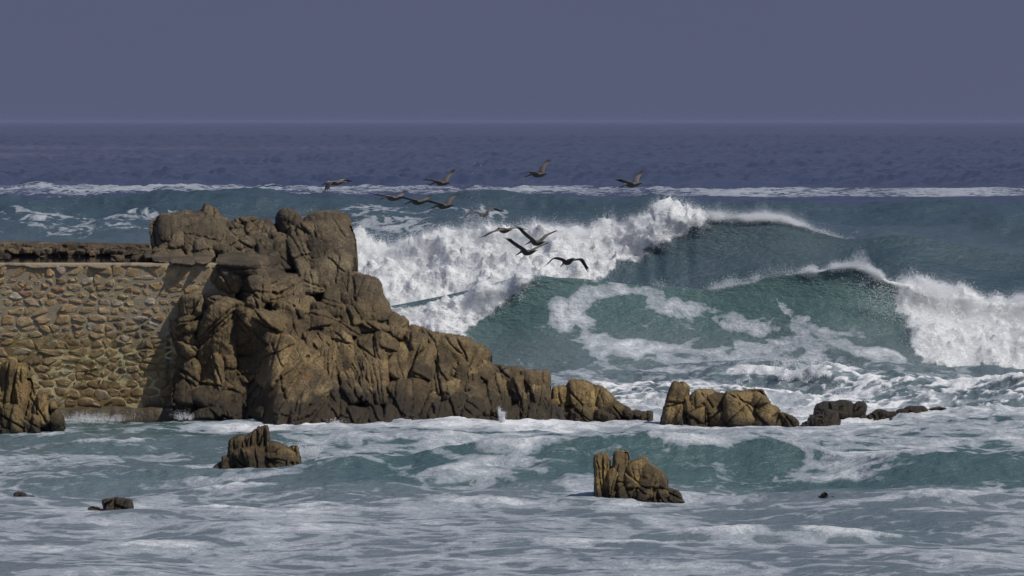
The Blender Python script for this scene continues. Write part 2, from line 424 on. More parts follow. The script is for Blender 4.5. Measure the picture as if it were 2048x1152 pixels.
# ------------------------------------------------------------------ the sea
def build_sea():
    segs = [(74, 104, 0.17), (104, 116, 0.10), (116, 163, 0.20), (163, 167, 0.10), (167, 174, 0.05), (174, 204, 0.32), (204, 209, 0.12), (209, 216, 0.07),
            (216, 285, 0.55), (285, 310, 0.35)]
    ys = []
    for a, b, d in segs:
        ys.append(np.arange(a, b - 1e-6, d))
    y = 310.0; tail = []
    while y < 2600: tail.append(y); y += max(0.6, 0.0048 * y)
    while y < 60000: tail.append(y); y *= 1.03
    tail.append(70000.0)
    Yr = np.concatenate(ys + [np.array(tail)]).astype(np.float64)
    dYr = np.gradient(Yr)
    NC = 600; NR = len(Yr)
    u = np.linspace(-1, 1, NC)
    Y = np.repeat(Yr[:, None], NC, 1)
    X = u[None, :] * (Y * 0.09 * 1.16 + 1.2) * (1 + 1.1 * sm(290, 900, Y))
    dY = np.repeat(dYr[:, None], NC, 1)
    px = 1024 + FPX * X / Y
    def rows(a, b):
        k = np.where((Yr >= a) & (Yr <= b))[0]
        return slice(k[0], k[-1] + 1)
    def part(a, b, fn):
        o = np.zeros((NR, NC), np.float32); r = rows(a, b); o[r] = fn(r); return o
    z = np.zeros_like(Y); fwd = np.zeros_like(Y)
    # ---------- chop: many directional sines, shorter ones dropped where the grid is too coarse
    rg = np.random.default_rng(21)
    chop = np.zeros_like(Y)
    for i in range(40):
        lam = 0.9 * (14.0 ** rg.random()); th = rg.normal(0, 0.75)
        kx, ky = math.sin(th) * 2 * math.pi / lam, math.cos(th) * 2 * math.pi / lam
        ph = rg.random() * 6.28
        amp = 0.0085 * lam ** 0.95
        att = sm(1.6, 3.2, lam / dYr)
        if lam < 3.0: att = att * sm(900, 300, Yr)
        k = np.where(att > 0.01)[0]
        if not len(k): continue
        r = slice(k[0], k[-1] + 1)
        chop[r] += (amp * att[r])[:, None] * np.sin(kx * X[r] + ky * Y[r] + ph)
    gust = 0.75 + 0.5 * pn2(X * 0.012, Y * 0.005)
    chop_k = (1.0 + 0.6 * sm(250, 500, Yr)) * (1 - 0.45 * sm(108, 100, Yr)) * (1 - 0.35 * sm(165, 158, Yr))
    z += chop * chop_k[:, None] * gust
    # open-sea wavelets, short-crested, as fine as the sheet is
    ri = np.repeat(np.arange(NR, dtype=np.float64)[:, None], NC, 1)
    def farw(r):
        q = X[r] + 0.4 * Y[r] * 0.02
        a = fbm2(q * 0.30, ri[r] * 0.26, 2, 0.6, seed=1); b = fbm2(q * 0.75, ri[r] * 0.5, 2, 0.6, seed=2)
        return (0.95 * a + 0.80 * (0.3 - np.abs(b) * 1.5)) * (sm(235, 420, Yr[r]) * (1 + 1.0 * sm(700, 2200, Yr[r])))[:, None]
    damp = 1 - 0.7 * sm(470, 520, Yr) * sm(700, 640, Yr)
    z += part(235, 60000, farw) * gust * damp[:, None]
    # low swell out at sea
    for lam, amp, th, ph in ((95, .30, .12, 0.3), (61, .20, -.2, 2.1), (150, .40, .05, 4.0)):
        k = rows(330, 3000)
        z[k] += amp * sm(330, 520, Y[k]) * np.sin(2 * math.pi / lam * (math.cos(th) * Y[k] + math.sin(th) * X[k]) + ph)
    # surf-zone lumps
    t1 = part(70, 176, lambda r: fbm2(X[r] * 0.55, Y[r] * 0.42, 4, 0.55, seed=3))
    t2 = part(70, 176, lambda r: 0.55 - np.abs(fbm2(X[r] * 0.9 + 5, Y[r] * 0.8, 4, 0.55, seed=4)) * 2.2)
    surfzone = sm(66, 80, Y) * sm(168, 160, Y)
    right = sm(0.0, 3.0, X)
    lump = (0.05 + 0.05 * sm(104, 112, Y) + 0.12 * sm(132, 142, Y) * right)
    z += surfzone * lump * (1.2 * t1 + 0.6 * np.clip(t2, -0.5, 1))
    # ---------- designed breakers
    def wave(Yc, A, wf, wb, lean, pw=1.7, trough=0.25):
        d = Y - Yc
        p = np.where(d < 0, np.clip(1 + d / wf, 0, 1) ** pw, np.exp(-(np.abs(d) / wb) ** 1.35))
        tr = -trough * np.exp(-((d + wf * 1.25) / (wf * 0.7)) ** 2) * np.clip(A / 2, 0, 1)
        return A * p + tr, -lean * p ** 3.5, p, d
    wob = lambda k, s: wob1(X, k, s)
    def curve(px, xs, ys, w=45.0):
        g = np.arange(-1000.0, 3200.0, 5.0); v = np.interp(g, xs, ys)
        kx = np.arange(-120, 121, 5.0); kk = np.exp(-(kx / w) ** 2); kk /= kk.sum()
        v = np.convolve(np.pad(v, 24, mode='edge'), kk, mode='valid')
        return np.interp(px, g, v)
    # W1, the near green breaker
    A1 = curve(px, [-600, 300, 700, 1000, 1060, 1200, 1300, 1400, 1500, 1600, 1700, 1760, 1800, 1900, 2048, 2300, 2800],
                   [1.2, 1.6, 1.90, 1.96, 2.26, 2.20, 2.26, 2.22, 2.46, 2.66, 2.80, 2.62, 2.34, 1.98, 1.66, 1.54, 1.2])
    Yc1 = 172.0 + 0.5 * wob(0.12, 3.3) + 0.5 * sm(1750, 2000, px)
    lean1 = 0.35 + 0.75 * bump1(1730, 150, px) + 0.4 * bump1(1050, 100, px)
    h1, f1, p1, d1 = wave(Yc1, A1 + 0.06 * wob(0.8, 7.1) + (0.12 * wob(1.7, 5.7) + 0.10 * wob(3.6, 6.7)) * sm(1740, 1830, px), 4.1, 6.5, lean1, 1.55)
    # W2, the white breaker behind
    A2 = curve(px, [-800, 200, 450, 690, 850, 1000, 1200, 1400, 1450, 1550, 1680, 1800, 2048, 2700],
                   [1.3, 1.9, 2.4, 2.66, 2.80, 2.95, 3.20, 3.46, 3.46, 3.32, 2.78, 2.55, 2.44, 2.0])
    Yc2 = 213.0 + 0.7 * wob(0.09, 9.3)
    h2, f2, p2, d2 = wave(Yc2, A2 + 0.08 * wob(0.6, 2.1) + (0.20 * wob(1.1, 2.7) + 0.14 * wob(2.6, 4.7)) * sm(1450, 1380, px), 6.5, 9.0, 0.5 + 0.5 * bump1(1380, 120, px), 1.5, 0.4)
    # W3, the unbroken swell
    A3 = np.interp(px, [-800, 0, 200, 400, 540, 640, 800, 1000, 1200, 1400, 1600, 2048, 2800],
                   [2.9, 3.10, 3.16, 3.26, 3.52, 3.26, 3.30, 3.24, 3.12, 2.98, 2.90, 2.94, 2.8])
    h3, f3, p3, d3 = wave(300.0 + 2 * wob(0.03, 5.0), A3 + 0.10 * wob(0.15, 1.1), 26.0, 22.0, 1.5, 1.25, 0.4)
    # W0, the small green wave in front
    A0 = curve(px, [-400, 300, 560, 700, 900, 1100, 1300, 1500, 1700, 1900, 2048, 2500],
                   [0.0, 0.02, 0.12, 0.34, 0.54, 0.64, 0.72, 0.78, 0.76, 0.66, 0.56, 0.48])
    Yc0 = 114.0 - 1.8 * sm(1500, 2048, px) + 0.5 * wob(0.25, 4.4)
    h0, f0, p0, d0 = wave(Yc0, A0 + 0.12 * wob(0.9, 8.8) * np.clip(A0, 0, .6), 4.4, 2.4, 0.45, 1.3, 0.1)
    # little bore in front of the green breaker, right of the outcrop
    Ab = np.interp(px, [900, 1100, 1230, 1330, 1420, 1550, 1700, 2048, 2400], [0, .26, .30, .30, .34, .42, .34, .28, .25])
    Ybr = np.interp(px, [1000, 1270, 1450, 1700, 2048], [152.5, 155.5, 155, 152.5, 149]) + 0.9 * wob(0.5, 6.1)
    hb, fb_, pb, db = wave(Ybr, Ab * (1 + 0.35 * wob(1.3, 2.2)), 2.0, 3.0, 0.3, 1.2, 0.0)
    # foam step near the rocks and a few wavelets nearer by
    Af = np.interp(px, [400, 620, 900, 1040, 1300, 1500, 2048], [0, .08, .16, .22, .20, .10, .08])
    hf, ff, pf, df = wave(126.5 + 0.8 * wob(0.6, 3.9), Af * (1 + 0.5 * wob(1.5, 0.2)), 1.2, 2.0, 0.15, 1.2, 0.0)
    z += h1 + h2 + h3 + h0 + hb + hf
    fwd += f1 + f2 + f3 + f0 + fb_ + ff
    wl_ = np.zeros_like(Y)
    rw = rows(74, 135)
    for cx, cy, w, A in ((1440, 1086, 1.5, .18), (1690, 1086, 1.5, .20), (430, 1022, 1.3, .14), (470, 985, 1.6, .12), (230, 900, 1.6, .12), (960, 1012, 1.6, .08),
                         (620, 1015, 1.0, .10), (1900, 1010, 1.4, .20), (1240, 1100, 1.6, .08), (300, 1100, 1.6, .10), (700, 935, 1.4, .20), (840, 945, 1.6, .16), (110, 890, 1.6, .14)):
        yc = YFLAT(cy) + 0.8; xc = PX(cx, yc)
        d = Y[rw] - yc - 0.25 * np.abs(X[rw] - xc)
        g = np.exp(-((X[rw] - xc) / w) ** 2) * np.where(d < 0, np.exp(-(d / 0.5) ** 2), np.exp(-(d / 1.3) ** 2))
        z[rw] += A * g; wl_[rw] = np.maximum(wl_[rw], g)
    # the sea stands level where the rocks rise from it
    for cx, cy, wd in ((515, 938, 1.6), (1275, 1000, 1.5), (1460, 856, 2.2), (1180, 846, 1.6), (1640, 852, 1.0), (1685, 829, 1.3), (1770, 829, .8), (1850, 829, 1.3), (222, 1018, .9), (60, 866, 1.3), (1286, 838, .6)):
        yc = YFLAT(cy); xc = PX(cx, yc); k = rows(yc - 7, yc + 7)
        g = np.exp(-((X[k] - xc) / (wd * 1.3)) ** 2 - ((Y[k] - yc - 0.2) / 2.6) ** 2)
        z[k] -= g * (z[k] * g).sum() / (g * g).sum() + 0.03 * g
    # ---------- foam coverage / thick white / colour
    foam = np.zeros_like(Y); white = np.zeros_like(Y)
    big = part(70, 176, lambda r: fbm2(X[r] * 0.16, Y[r] * 0.06, 3, 0.55, seed=5))           # long drifting patches
    mid = part(70, 240, lambda r: fbm2(X[r] * 0.5, Y[r] * 0.22, 3, 0.5, seed=6))
    fg = sm(110.5, 106.5, Y)
    foam += fg * (0.60 + 0.30 * big + 0.24 * mid)
    zoneA = sm(107, 110, Y) * sm(123.5, 120, Y)
    left = sm(640, 480, px)
    foam += zoneA * (0.42 + 0.32 * big + 0.25 * mid + 0.04 * left)
    zoneB = sm(120, 124, Y) * sm(150, 134, Y)
    foam += zoneB * (0.72 - 0.36 * left + 0.30 * big + 0.2 * mid)
    zoneC = sm(134, 140, Y) * sm(158.5, 154, Y)
    foam += zoneC * (0.60 + 0.4 * big + 0.3 * mid)
    zoneD = sm(154, 158, Y) * sm(172, 167.5, Y)
    foam += zoneD * (0.42 + 0.4 * big + 0.2 * mid)
    foam *= np.where((Y > 108) & (Y < 118) & (d0 < 0.2), 1 - 0.35 * sm(0.15, 0.5, p0) * sm(600, 900, px), 1.0)
    foam += 0.55 * sm(0.9, 1.05, p0 + 0.25 * mid) * sm(500, 800, px) * (Y < 118)
    # foam drifting over the small green wave, where the photograph has its pale saddle
    foam += 0.62 * bump1(1690 + 60 * mid, 75, px) * sm(0.2, 0.5, p0) * (Y < 116)
    foam += 0.42 * bump1(960, 120, px) * sm(0.1, 0.4, p0) * (Y < 116)
    # crests of bore, step, wavelets
    white += 0.95 * sm(0.55, 0.95, pb + 0.35 * mid) * sm(0.15, 0.4, Ab) * (0.45 + 0.9 * np.clip(wob(0.7, 9.9) + 0.35, 0, 1)) * (db < 1.5)
    white += 0.62 * sm(0.75, 1.0, pf + 0.3 * mid) * sm(0.05, 0.2, Af) * (0.3 + 1.2 * np.clip(wob(0.9, 4.9) + 0.15, 0, 1))
    foam += 0.40 * sm(0.5, 0.9, wl_)
    white += 0.5 * sm(0.62, 0.95, wl_ + 0.35 * mid)
    turbo = sm(136, 144, Y) * sm(156, 151, Y) * right
    white += turbo * 0.8 * sm(0.12, 0.5, t2 + 0.4 * mid)
    # green breaker: its drifting foam ring, described across the face by X and height
    face1 = (d1 < 0.9) & (Y > 165.5) & (Y < 175)
    fx = X; fz = z
    def P1(a, b): return (PX(a, 170.0), PZ(b, 170.0))
    r1 = rows(163, 176)
    def ringf(r):
        o = np.zeros((r.stop - r.start, NC))
        n3 = fbm2(fx[r] * 1.3, fz[r] * 1.6, 4, 0.6, seed=7)
        n4 = fbm2(fx[r] * 1.3 + 40, fz[r] * 1.6, 4, 0.6, seed=8)
        wx = fx[r] + 0.38 * n3; wz = fz[r] + 0.26 * n4
        strokes = [((1250, 580), (1170, 588), 0.16), ((1170, 588), (1120, 622), .26), ((1120, 622), (1160, 660), .36), ((1160, 660), (1215, 690), .36), ((1215, 690), (1300, 704), .30),
               ((1300, 704), (1400, 712), .30), ((1400, 712), (1500, 716), .28), ((1500, 716), (1640, 716), .22), ((1250, 580), (1330, 592), .13), ((1310, 602), (1420, 628), .24),
               ((1420, 628), (1500, 650), .22), ((1500, 650), (1580, 690), .22), ((1600, 645), (1680, 690), .24), ((1680, 690), (1790, 712), .20), ((1480, 690), (1560, 705), .18), ((1560, 600), (1600, 650), .10)]
        for a, b, w in strokes:
            ax, az = P1(*a); bx, bz = P1(*b)
            tt = np.clip(((wx - ax) * (bx - ax) + (wz - az) * (bz - az)) / ((bx - ax) ** 2 + (bz - az) ** 2), 0, 1)
            dd = np.hypot(wx - ax - tt * (bx - ax), (wz - az - tt * (bz - az)))
            o = np.maximum(o, sm(w * 2.1, w * 0.45, dd))
        return o * (0.86 + 0.35 * fbm2(fx[r] * 0.9, fz[r] * 2.0, 3, seed=9))
    ring = part(163, 176, ringf)
    lace = part(163, 176, lambda r: 0.48 + 0.4 * fbm2(X[r] * 0.6, z[r] * 1.2, 3, seed=10))
    lace = lace * (sm(1.9, 1.0, fz) * sm(1380, 1540, px) * sm(1850, 1720, px) + 0.6 * sm(1180, 1060, px) * sm(2.3, 1.6, fz))
    foam = np.where(face1, np.maximum(foam * sm(0.6, 0.1, fz), np.maximum(ring * 0.90, lace)), foam)
    foam = np.where(face1, np.maximum(foam, 0.26 + 0.12 * t1), foam)
    foam = np.where(face1 & (px > 1180) & (px < 1850), np.maximum(foam, 0.5 * sm(0.93, 0.99, p1)), foam)
    # white water on the breakers
    edge_n = part(163, 217, lambda r: 60 * fbm2(X[r] * 0.8, z[r] * 1.3, 4, 0.65, seed=11))
    w1l = sm(25, -25, px + edge_n - (1055 - (2.2 - fz) * 88)) * (d1 > -3.9) * sm(0.12, 0.02, d1 + 0.05 * wob(1.5, 1.9) - 0.35 * sm(960, 1040, px))
    w1r = sm(-22, 22, px + edge_n * 0.7 - (1795 + 22 * np.clip(1.7 - fz, 0, 2))) * (d1 > -4.0) * (d1 < 1.0)
    w2l = sm(30, -30, px + edge_n - (1425 - (3.5 - fz) * 104)) * (d2 > -6.4) * (d2 < 0.8) * sm(200, 560, px)
    w2c = sm(0.955, 0.99, p2 - 0.03 * sm(1560, 1660, px)) * (d2 < 0.4) * sm(1400, 1440, px) * sm(1720, 1640, px) * np.interp(px, [1430, 1470, 1520, 1700], [1.0, .45, 1, 1]) * np.clip(0.95 + 0.7 * wob(1.6, 5.5), 0, 1)
    wall = np.clip(np.maximum.reduce([w1l, w1r, w2l]), 0, 1)
    w1c = sm(0.962, 0.992, p1) * (d1 < 0.25) * sm(1500, 1640, px) * sm(1860, 1820, px) * np.clip(0.85 + 0.8 * wob(2.1, 6.6), 0, 1)
    white = np.maximum(white, np.maximum(wall, np.maximum(w2c, w1c)))
    # torn streaks on the swell and its far drift line
    mid3 = part(214, 330, lambda r: fbm2(X[r] * 0.25, z[r] * 2.6, 4, 0.6, seed=12))
    up3 = sm(0.35, 0.55, p3) * sm(0.93, 0.8, p3) * (d3 < 0)
    foam += up3 * (0.40 * np.maximum(bump1(160, 230, px), 1.1 * bump1(760, 90, px)) + 0.28 * bump1(960, 90, px) + 0.14) * (1 + 1.2 * mid3) * (Y > 235)
    lowf = sm(216, 222, Y) * sm(292, 280, Y)
    foam += lowf * 0.14 * (1 + 2 * mid3)
    yl = 575 + 45 * wob1(X, 0.03, 3.1)
    hw = 50 + 16 * wob1(X, 0.05, 8.1)
    foam += part(430, 760, lambda r: np.exp(-((Y[r] - yl[r]) / hw[r]) ** 4) * (0.70 + 0.40 * fbm2(X[r] * 0.10, Y[r] * 0.02, 3, seed=13)))
    # foam rings round the rocks
    rr = rows(100, 150)
    for cx, cy, r in ROCK_DISCS:
        yc = YFLAT(cy) + r * 0.6; xc = PX(cx, yc)
        d = np.hypot(X[rr] - xc, (Y[rr] - yc) * 0.7) - r
        foam[rr] += 0.28 * np.exp(-(np.clip(d, 0, 9) / 0.55) ** 2)
        white[rr] += 0.30 * np.exp(-(np.clip(d, 0, 9) / 0.16) ** 2) * np.clip(0.5 + 1.2 * mid[rr], 0, 1)
    foam = np.clip(foam, 0, 1); white = np.clip(white, 0, 1)
    slick = np.zeros_like(Y)
    for yc, w, x0, x1 in ((1420, 70, -400, 700), (1060, 45, -300, 820), (1150, 40, -900, 100)):
        ycx = yc * (1 + 0.05 * wob1(X, 0.012, yc))
        slick += 0.55 * np.exp(-((Y - ycx) / w) ** 2) * sm(x1 + 300, x1 - 100, px) * (0.8 + 0.5 * wob1(X, 0.03, yc + 1))
    slick = np.clip(slick, 0, 0.6)
    z -= 0.0 * slick
    turq = sm(520, 215, Y) * 0.55
    turq = np.maximum(turq, np.where(Y < 176, 0.90 + 0.1 * sm(0.2, 0.8, p1) * (d1 < 0.5), 0))
    turq = np.where((Y > 176) & (Y < 214), 0.50, turq)
    milk = sm(120, 106, Y) * 0.82 + 0.55 * sm(132, 142, Y) * sm(172, 162, Y) + 0.30 * sm(160, 170, Y) * sm(174, 170, Y) * (d1 < 0.3) * sm(1.6, 0.2, z)
    milk += 0.42 * sm(214, 230, Y) * sm(300, 270, Y) + 0.35 * sm(112, 118, Y) * sm(134, 126, Y) * left
    milk = np.clip(milk * (1 + 0.5 * big), 0, 0.9) * np.where((Y > 106) & (Y < 119), 1 - 0.95 * sm(0.03, 0.3, p0) * (d0 < 0.6) * sm(560, 760, px), 1)
    # ---------- white water gets a billowing body
    Yd = Y + fwd
    P = np.stack([X, Yd, z], -1)
    def normals(P):
        gu = np.gradient(P, axis=1); gv = np.gradient(P, axis=0)
        n = np.cross(gu, gv); n /= np.linalg.norm(n, axis=-1, keepdims=True) + 1e-9
        return n
    S = rows(163, 218)
    N = normals(P[S])
    b = np.abs(fbm(X[S] * 1.9, Yd[S] * 1.7, z[S] * 2.1, 5, 0.66)) * 2.2
    b2 = fbm(X[S] * 0.75 + 9, Yd[S] * 0.6, z[S] * 1.0, 2, 0.5)
    far_ = (Y[S] > 190)
    amp = wall[S] * (0.26 + 0.16 * far_)
    bulge = wall[S] * (0.16 + 0.16 * far_) + 0.10 * w2c[S]
    off = bulge + amp * (b - 0.35) + amp * 1.7 * b2
    P[S] += N * off[..., None]
    rest = np.clip(white - wall, 0, 1)
    P[..., 2] += rest * (0.02 + 0.09 * part(74, 220, lambda r: np.abs(fbm2(X[r] * 2.2, Y[r] * 1.6, 2, seed=14))))
    idx = np.arange(NR * NC).reshape(NR, NC)
    F = np.stack([idx[:-1, :-1], idx[:-1, 1:], idx[1:, 1:], idx[1:, :-1]], -1).reshape(-1, 4)
    me = mesh_np('sea', P.reshape(-1, 3), F, M_SEA)
    for nm, arr in (('foam', foam), ('white', white), ('turq', turq), ('milk', milk), ('slick', slick)):
        a = me.attributes.new(nm, 'FLOAT', 'POINT'); a.data.foreach_set('value', np.ascontiguousarray(arr, np.float32).ravel())
    o = link('sea', me); tag(o, kind='structure')
    print('sea faces', len(F))
    return dict(P=P[S], N=normals(P[S]), Y=Y[S], px=px[S], white=white[S], p1=p1[S], d1=d1[S], p2=p2[S], d2=d2[S], w1l=w1l[S], w1r=w1r[S], w2l=w2l[S], w2c=w2c[S], dY=dY[S],
                Yr=Yr, X=X, Z=P[..., 2], bore=None)
SEA = build_sea()

# ------------------------------------------------------------------ spray: clouds of droplets (point clouds)
def droplets(name, pts, rad, label, cat='spray'):
    me = bpy.data.meshes.new(name)
    me.vertices.add(len(pts)); me.vertices.foreach_set('co', np.ascontiguousarray(pts, np.float32).ravel())
    a = me.attributes.new('rad', 'FLOAT', 'POINT'); a.data.foreach_set('value', np.ascontiguousarray(rad, np.float32))
    me.update()
    o = link(name, me)
    ng = bpy.data.node_groups.new(name + '_droplets', 'GeometryNodeTree')
    ng.interface.new_socket('Geometry', in_out='INPUT', socket_type='NodeSocketGeometry')
    ng.interface.new_socket('Geometry', in_out='OUTPUT', socket_type='NodeSocketGeometry')
    gi = ng.nodes.new('NodeGroupInput'); go = ng.nodes.new('NodeGroupOutput')
    mp = ng.nodes.new('GeometryNodeMeshToPoints'); na = ng.nodes.new('GeometryNodeInputNamedAttribute')
    na.data_type = 'FLOAT'; na.inputs['Name'].default_value = 'rad'
    sm_ = ng.nodes.new('GeometryNodeSetMaterial'); sm_.inputs['Material'].default_value = M_SPRAY
    ng.links.new(gi.outputs[0], mp.inputs['Mesh']); ng.links.new(na.outputs[0], mp.inputs['Radius'])
    ng.links.new(mp.outputs[0], sm_.inputs[0]); ng.links.new(sm_.outputs[0], go.inputs[0])
    md = o.modifiers.new('droplets', 'NODES'); md.node_group = ng
    me.materials.append(M_SPRAY)
    tag(o, label, cat, kind='stuff')
    return o

def cloud_from(mask, n, thick, up, rmin, rmax, plume=0.0, seed=1, fwd=0.0):
    """droplets over the sea where mask > 0: offset along the normal, clumped by noise"""
    rg = np.random.default_rng(seed)
    P, N = SEA['P'], SEA['N']
    area = SEA['dY'] * (SEA['Y'] * 0.09 * 2.3 / 600)
    w = (np.clip(mask, 0, 1) * area * (1 + 2.0 * np.abs(N[..., 1]))).ravel(); w /= w.sum()
    k = rg.choice(len(w), n, p=w)
    p = P.reshape(-1, 3)[k]; nn = N.reshape(-1, 3)[k]
    cl = np.clip(0.5 + 1.1 * fbm(p[:, 0] * 1.6, p[:, 1] * 1.3, p[:, 2] * 1.8, 4, 0.6), 0.02, 2)
    e = np.minimum(rg.exponential(1.0, n), 3.5)
    q = p + nn * (e * thick * cl * cl)[:, None]
    q += rg.normal(0, 0.05, (n, 3))
    if plume > 0:
        pl = np.clip(fbm(p[:, 0] * 0.9 + 4, p[:, 1] * 0.2, 0.7, 5, 0.62) * 2.2, 0, 1.5) ** 1.6
        q[:, 2] += up * np.minimum(rg.exponential(1.0, n), 3.2) * (0.25 + plume * pl)
    q[:, 1] -= fwd * rg.random(n)
    r = rmin * (rmax / rmin) ** (rg.random(n) ** 2.2)
    return q, r

def build_spray():
    s = SEA
    # white breaker: body fuzz + plumes thrown off the crest
    q, r = cloud_from(s['w2l'], 520000, 0.17, 0.0, 0.002, 0.0095, seed=2)
    top = s['w2l'] * sm(0.55, 0.95, s['p2'])
    q2, r2 = cloud_from(top, 150000, 0.12, 0.16, 0.002, 0.010, plume=1.7, seed=3)
    q3, r3 = cloud_from(top, 9000, 0.2, 0.30, 0.004, 0.012, plume=2.2, seed=13)
    q4, r4 = cloud_from(top, 150000, 0.35, 0.42, 0.0015, 0.004, plume=1.2, seed=23)
    droplets('breaker_spray', np.concatenate([q, q2, q3, q4]), np.concatenate([r, r2, r3, r4]), 'white spray boiling off the tall broken wave behind the pelicans')
    q, r = cloud_from(s['w2c'], 18000, 0.08, 0.08, 0.004, 0.013, plume=1.4, seed=4)
    q2, r2 = cloud_from(s['w2c'], 40000, 0.2, 0.34, 0.0015, 0.005, plume=1.6, seed=5)
    droplets('crest_spray', np.concatenate([q, q2]), np.concatenate([r, r2]), 'thin spray blown back along the crest of the far wave')
    q, r = cloud_from(s['w1l'], 230000, 0.14, 0.0, 0.002, 0.0085, seed=6)
    q2, r2 = cloud_from(s['w1l'] * sm(0.6, 0.95, s['p1']) * sm(900, 1030, s['px']), 9000, 0.1, 0.08, 0.004, 0.012, plume=1.2, seed=7)
    droplets('collapsed_wave_spray', np.concatenate([q, q2]), np.concatenate([r, r2]), 'white water collapsing beside the brown outcrop')
    q, r = cloud_from(s['w1r'], 300000, 0.14, 0.0, 0.002, 0.0085, seed=8)
    q2, r2 = cloud_from(s['w1r'] * sm(0.6, 0.95, s['p1']), 34000, 0.1, 0.13, 0.004, 0.016, plume=1.6, seed=9)
    q3, r3 = cloud_from(s['w1r'] * sm(0.5, 0.95, s['p1']), 90000, 0.3, 0.32, 0.0015, 0.004, plume=1.2, seed=24)
    droplets('curtain_spray', np.concatenate([q, q2, q3]), np.concatenate([r, r2, r3]), 'curtain of white water falling at the right edge of the green wave')
    band = sm(0.93, 1.0, s['p1']) * (np.abs(s['d1']) < 0.5) * sm(1180, 1560, s['px']) * sm(1950, 1820, s['px'])
    xx = s['P'][..., 0]
    band = band * (0.15 + 0.85 * sm(1380, 1600, s['px'])) * np.clip(0.45 + 1.3 * wob1(xx, 1.1, 7.7) + 0.9 * wob1(xx, 3.1, 8.7), 0.04, 1.4)
    q, r = cloud_from(band, 60000, 0.09, 0.15, 0.002, 0.008, plume=1.3, seed=10)
    # drops raining off the curling lip
    lip = sm(0.8, 1.0, s['p1']) * (s['d1'] < 0.1) * bump1(1765, 50, s['px'])
    q2, r2 = cloud_from(lip, 2600, 0.25, 0.0, 0.003, 0.012, seed=12)
    q2[:, 2] -= np.random.default_rng(5).random(len(q2)) * 1.1; q2[:, 1] -= 0.7
    droplets('lip_spray', np.concatenate([q, q2]), np.concatenate([r, r2]), 'spray feathering off the curling lip of the green wave')

def splash(name, px, py, Y, w, h, n, label, seed, jets=14, lean=0.0, rmax=0.014, fuzz=1.0):
    """a splash of jets: droplets strung along ballistic arcs from one spot"""
    rg = np.random.default_rng(seed)
    x0, z0 = PX(px, Y), PZ(py, Y)
    pts = []; rad = []
    per = n // jets
    for j in range(jets):
        bx = x0 + rg.normal(0, w * 0.35); by = Y + rg.normal(0, w * 0.25)
        vx = rg.normal(lean, 0.5) * w; hh = h * (0.25 + 0.75 * rg.random()); vy = rg.normal(0, 0.3) * w
        t = rg.random(per) ** 0.8
        sp = (0.02 + 0.05 * t) * fuzz
        X_ = bx + vx * t * 0.6 + rg.normal(0, 1, per) * sp
        Y_ = by + vy * t * 0.6 + rg.normal(0, 1, per) * sp
        Z_ = z0 + hh * (1 - (1 - t) ** 2) + rg.normal(0, 1, per) * sp
        pts.append(np.stack([X_, Y_, Z_], 1)); rad.append(rmax * (0.3 + 0.7 * rg.random(per)) * (1 - 0.55 * t))
    droplets(name, np.concatenate(pts), np.concatenate(rad), label)
build_spray()
splash('splash', 1600, 764, 153.0, 1.3, 0.66, 9000, 'splash bursting up in front of the green wave', 31, 26, 0.1, 0.015)
splash('splash', 1003, 856, 132.6, 0.12, 0.46, 3000, 'narrow white spout against the foot of the outcrop', 32, 9, -0.5, 0.011, 0.45)
splash('splash', 606, 915, YFLAT(925), 0.5, 0.36, 2600, 'splash off the right side of the cleft foreground rock', 33, 12, 0.3, 0.010)
splash('splash', 665, 858, 132.3, 0.30, 0.13, 1200, 'small white splash at the outcrop foot, near its middle', 34, 7, 0.2)
splash('splash', 905, 856, 132.3, 0.16, 0.14, 800, 'small white splash at the outcrop foot, left of the spout', 35, 5)
splash('splash', 185, 842, 135.6, 1.0, 0.16, 3200, 'backwash splash along the footing of the stone wall', 36, 26, 0, 0.010)
splash('splash', 372, 838, 135.4, 0.35, 0.16, 1000, 'backwash splash in the corner between wall and outcrop', 37, 9, -0.3, 0.010)
splash('splash', 1700, 800, 147.0, 1.0, 0.42, 2600, 'faint splash behind the dark weedy rocks', 38, 16, 0, 0.010)
splash('splash', 1672, 905, 113.0, 0.4, 0.20, 900, 'fine droplets over the saddle of the small front wave', 39, 14, 0, 0.006)

# ------------------------------------------------------------------ rock pieces
def cubesphere(n):
    g = np.linspace(-1, 1, n + 1); g = np.tan(g * math.pi / 4)
    vs = []; fs = []; base = 0; keymap = {}
    V = []
    def vid(p):
        k = tuple(np.round(p, 5))
        if k not in keymap: keymap[k] = len(V); V.append(p)
        return keymap[k]
    for ax in range(3):
        for s in (-1, 1):
            ids = np.zeros((n + 1, n + 1), int)
            for i in range(n + 1):
                for j in range(n + 1):
                    p = np.zeros(3); p[ax] = s; p[(ax + 1) % 3] = g[i] * s; p[(ax + 2) % 3] = g[j]
                    ids[i, j] = vid(p)
            for i in range(n):
                for j in range(n):
                    fs.append((ids[i, j], ids[i + 1, j], ids[i + 1, j + 1], ids[i, j + 1]))
    V = np.array(V); V /= np.linalg.norm(V, axis=1)[:, None]
    return V, np.array(fs)
CS = {n: cubesphere(n) for n in (8, 11, 15, 20)}

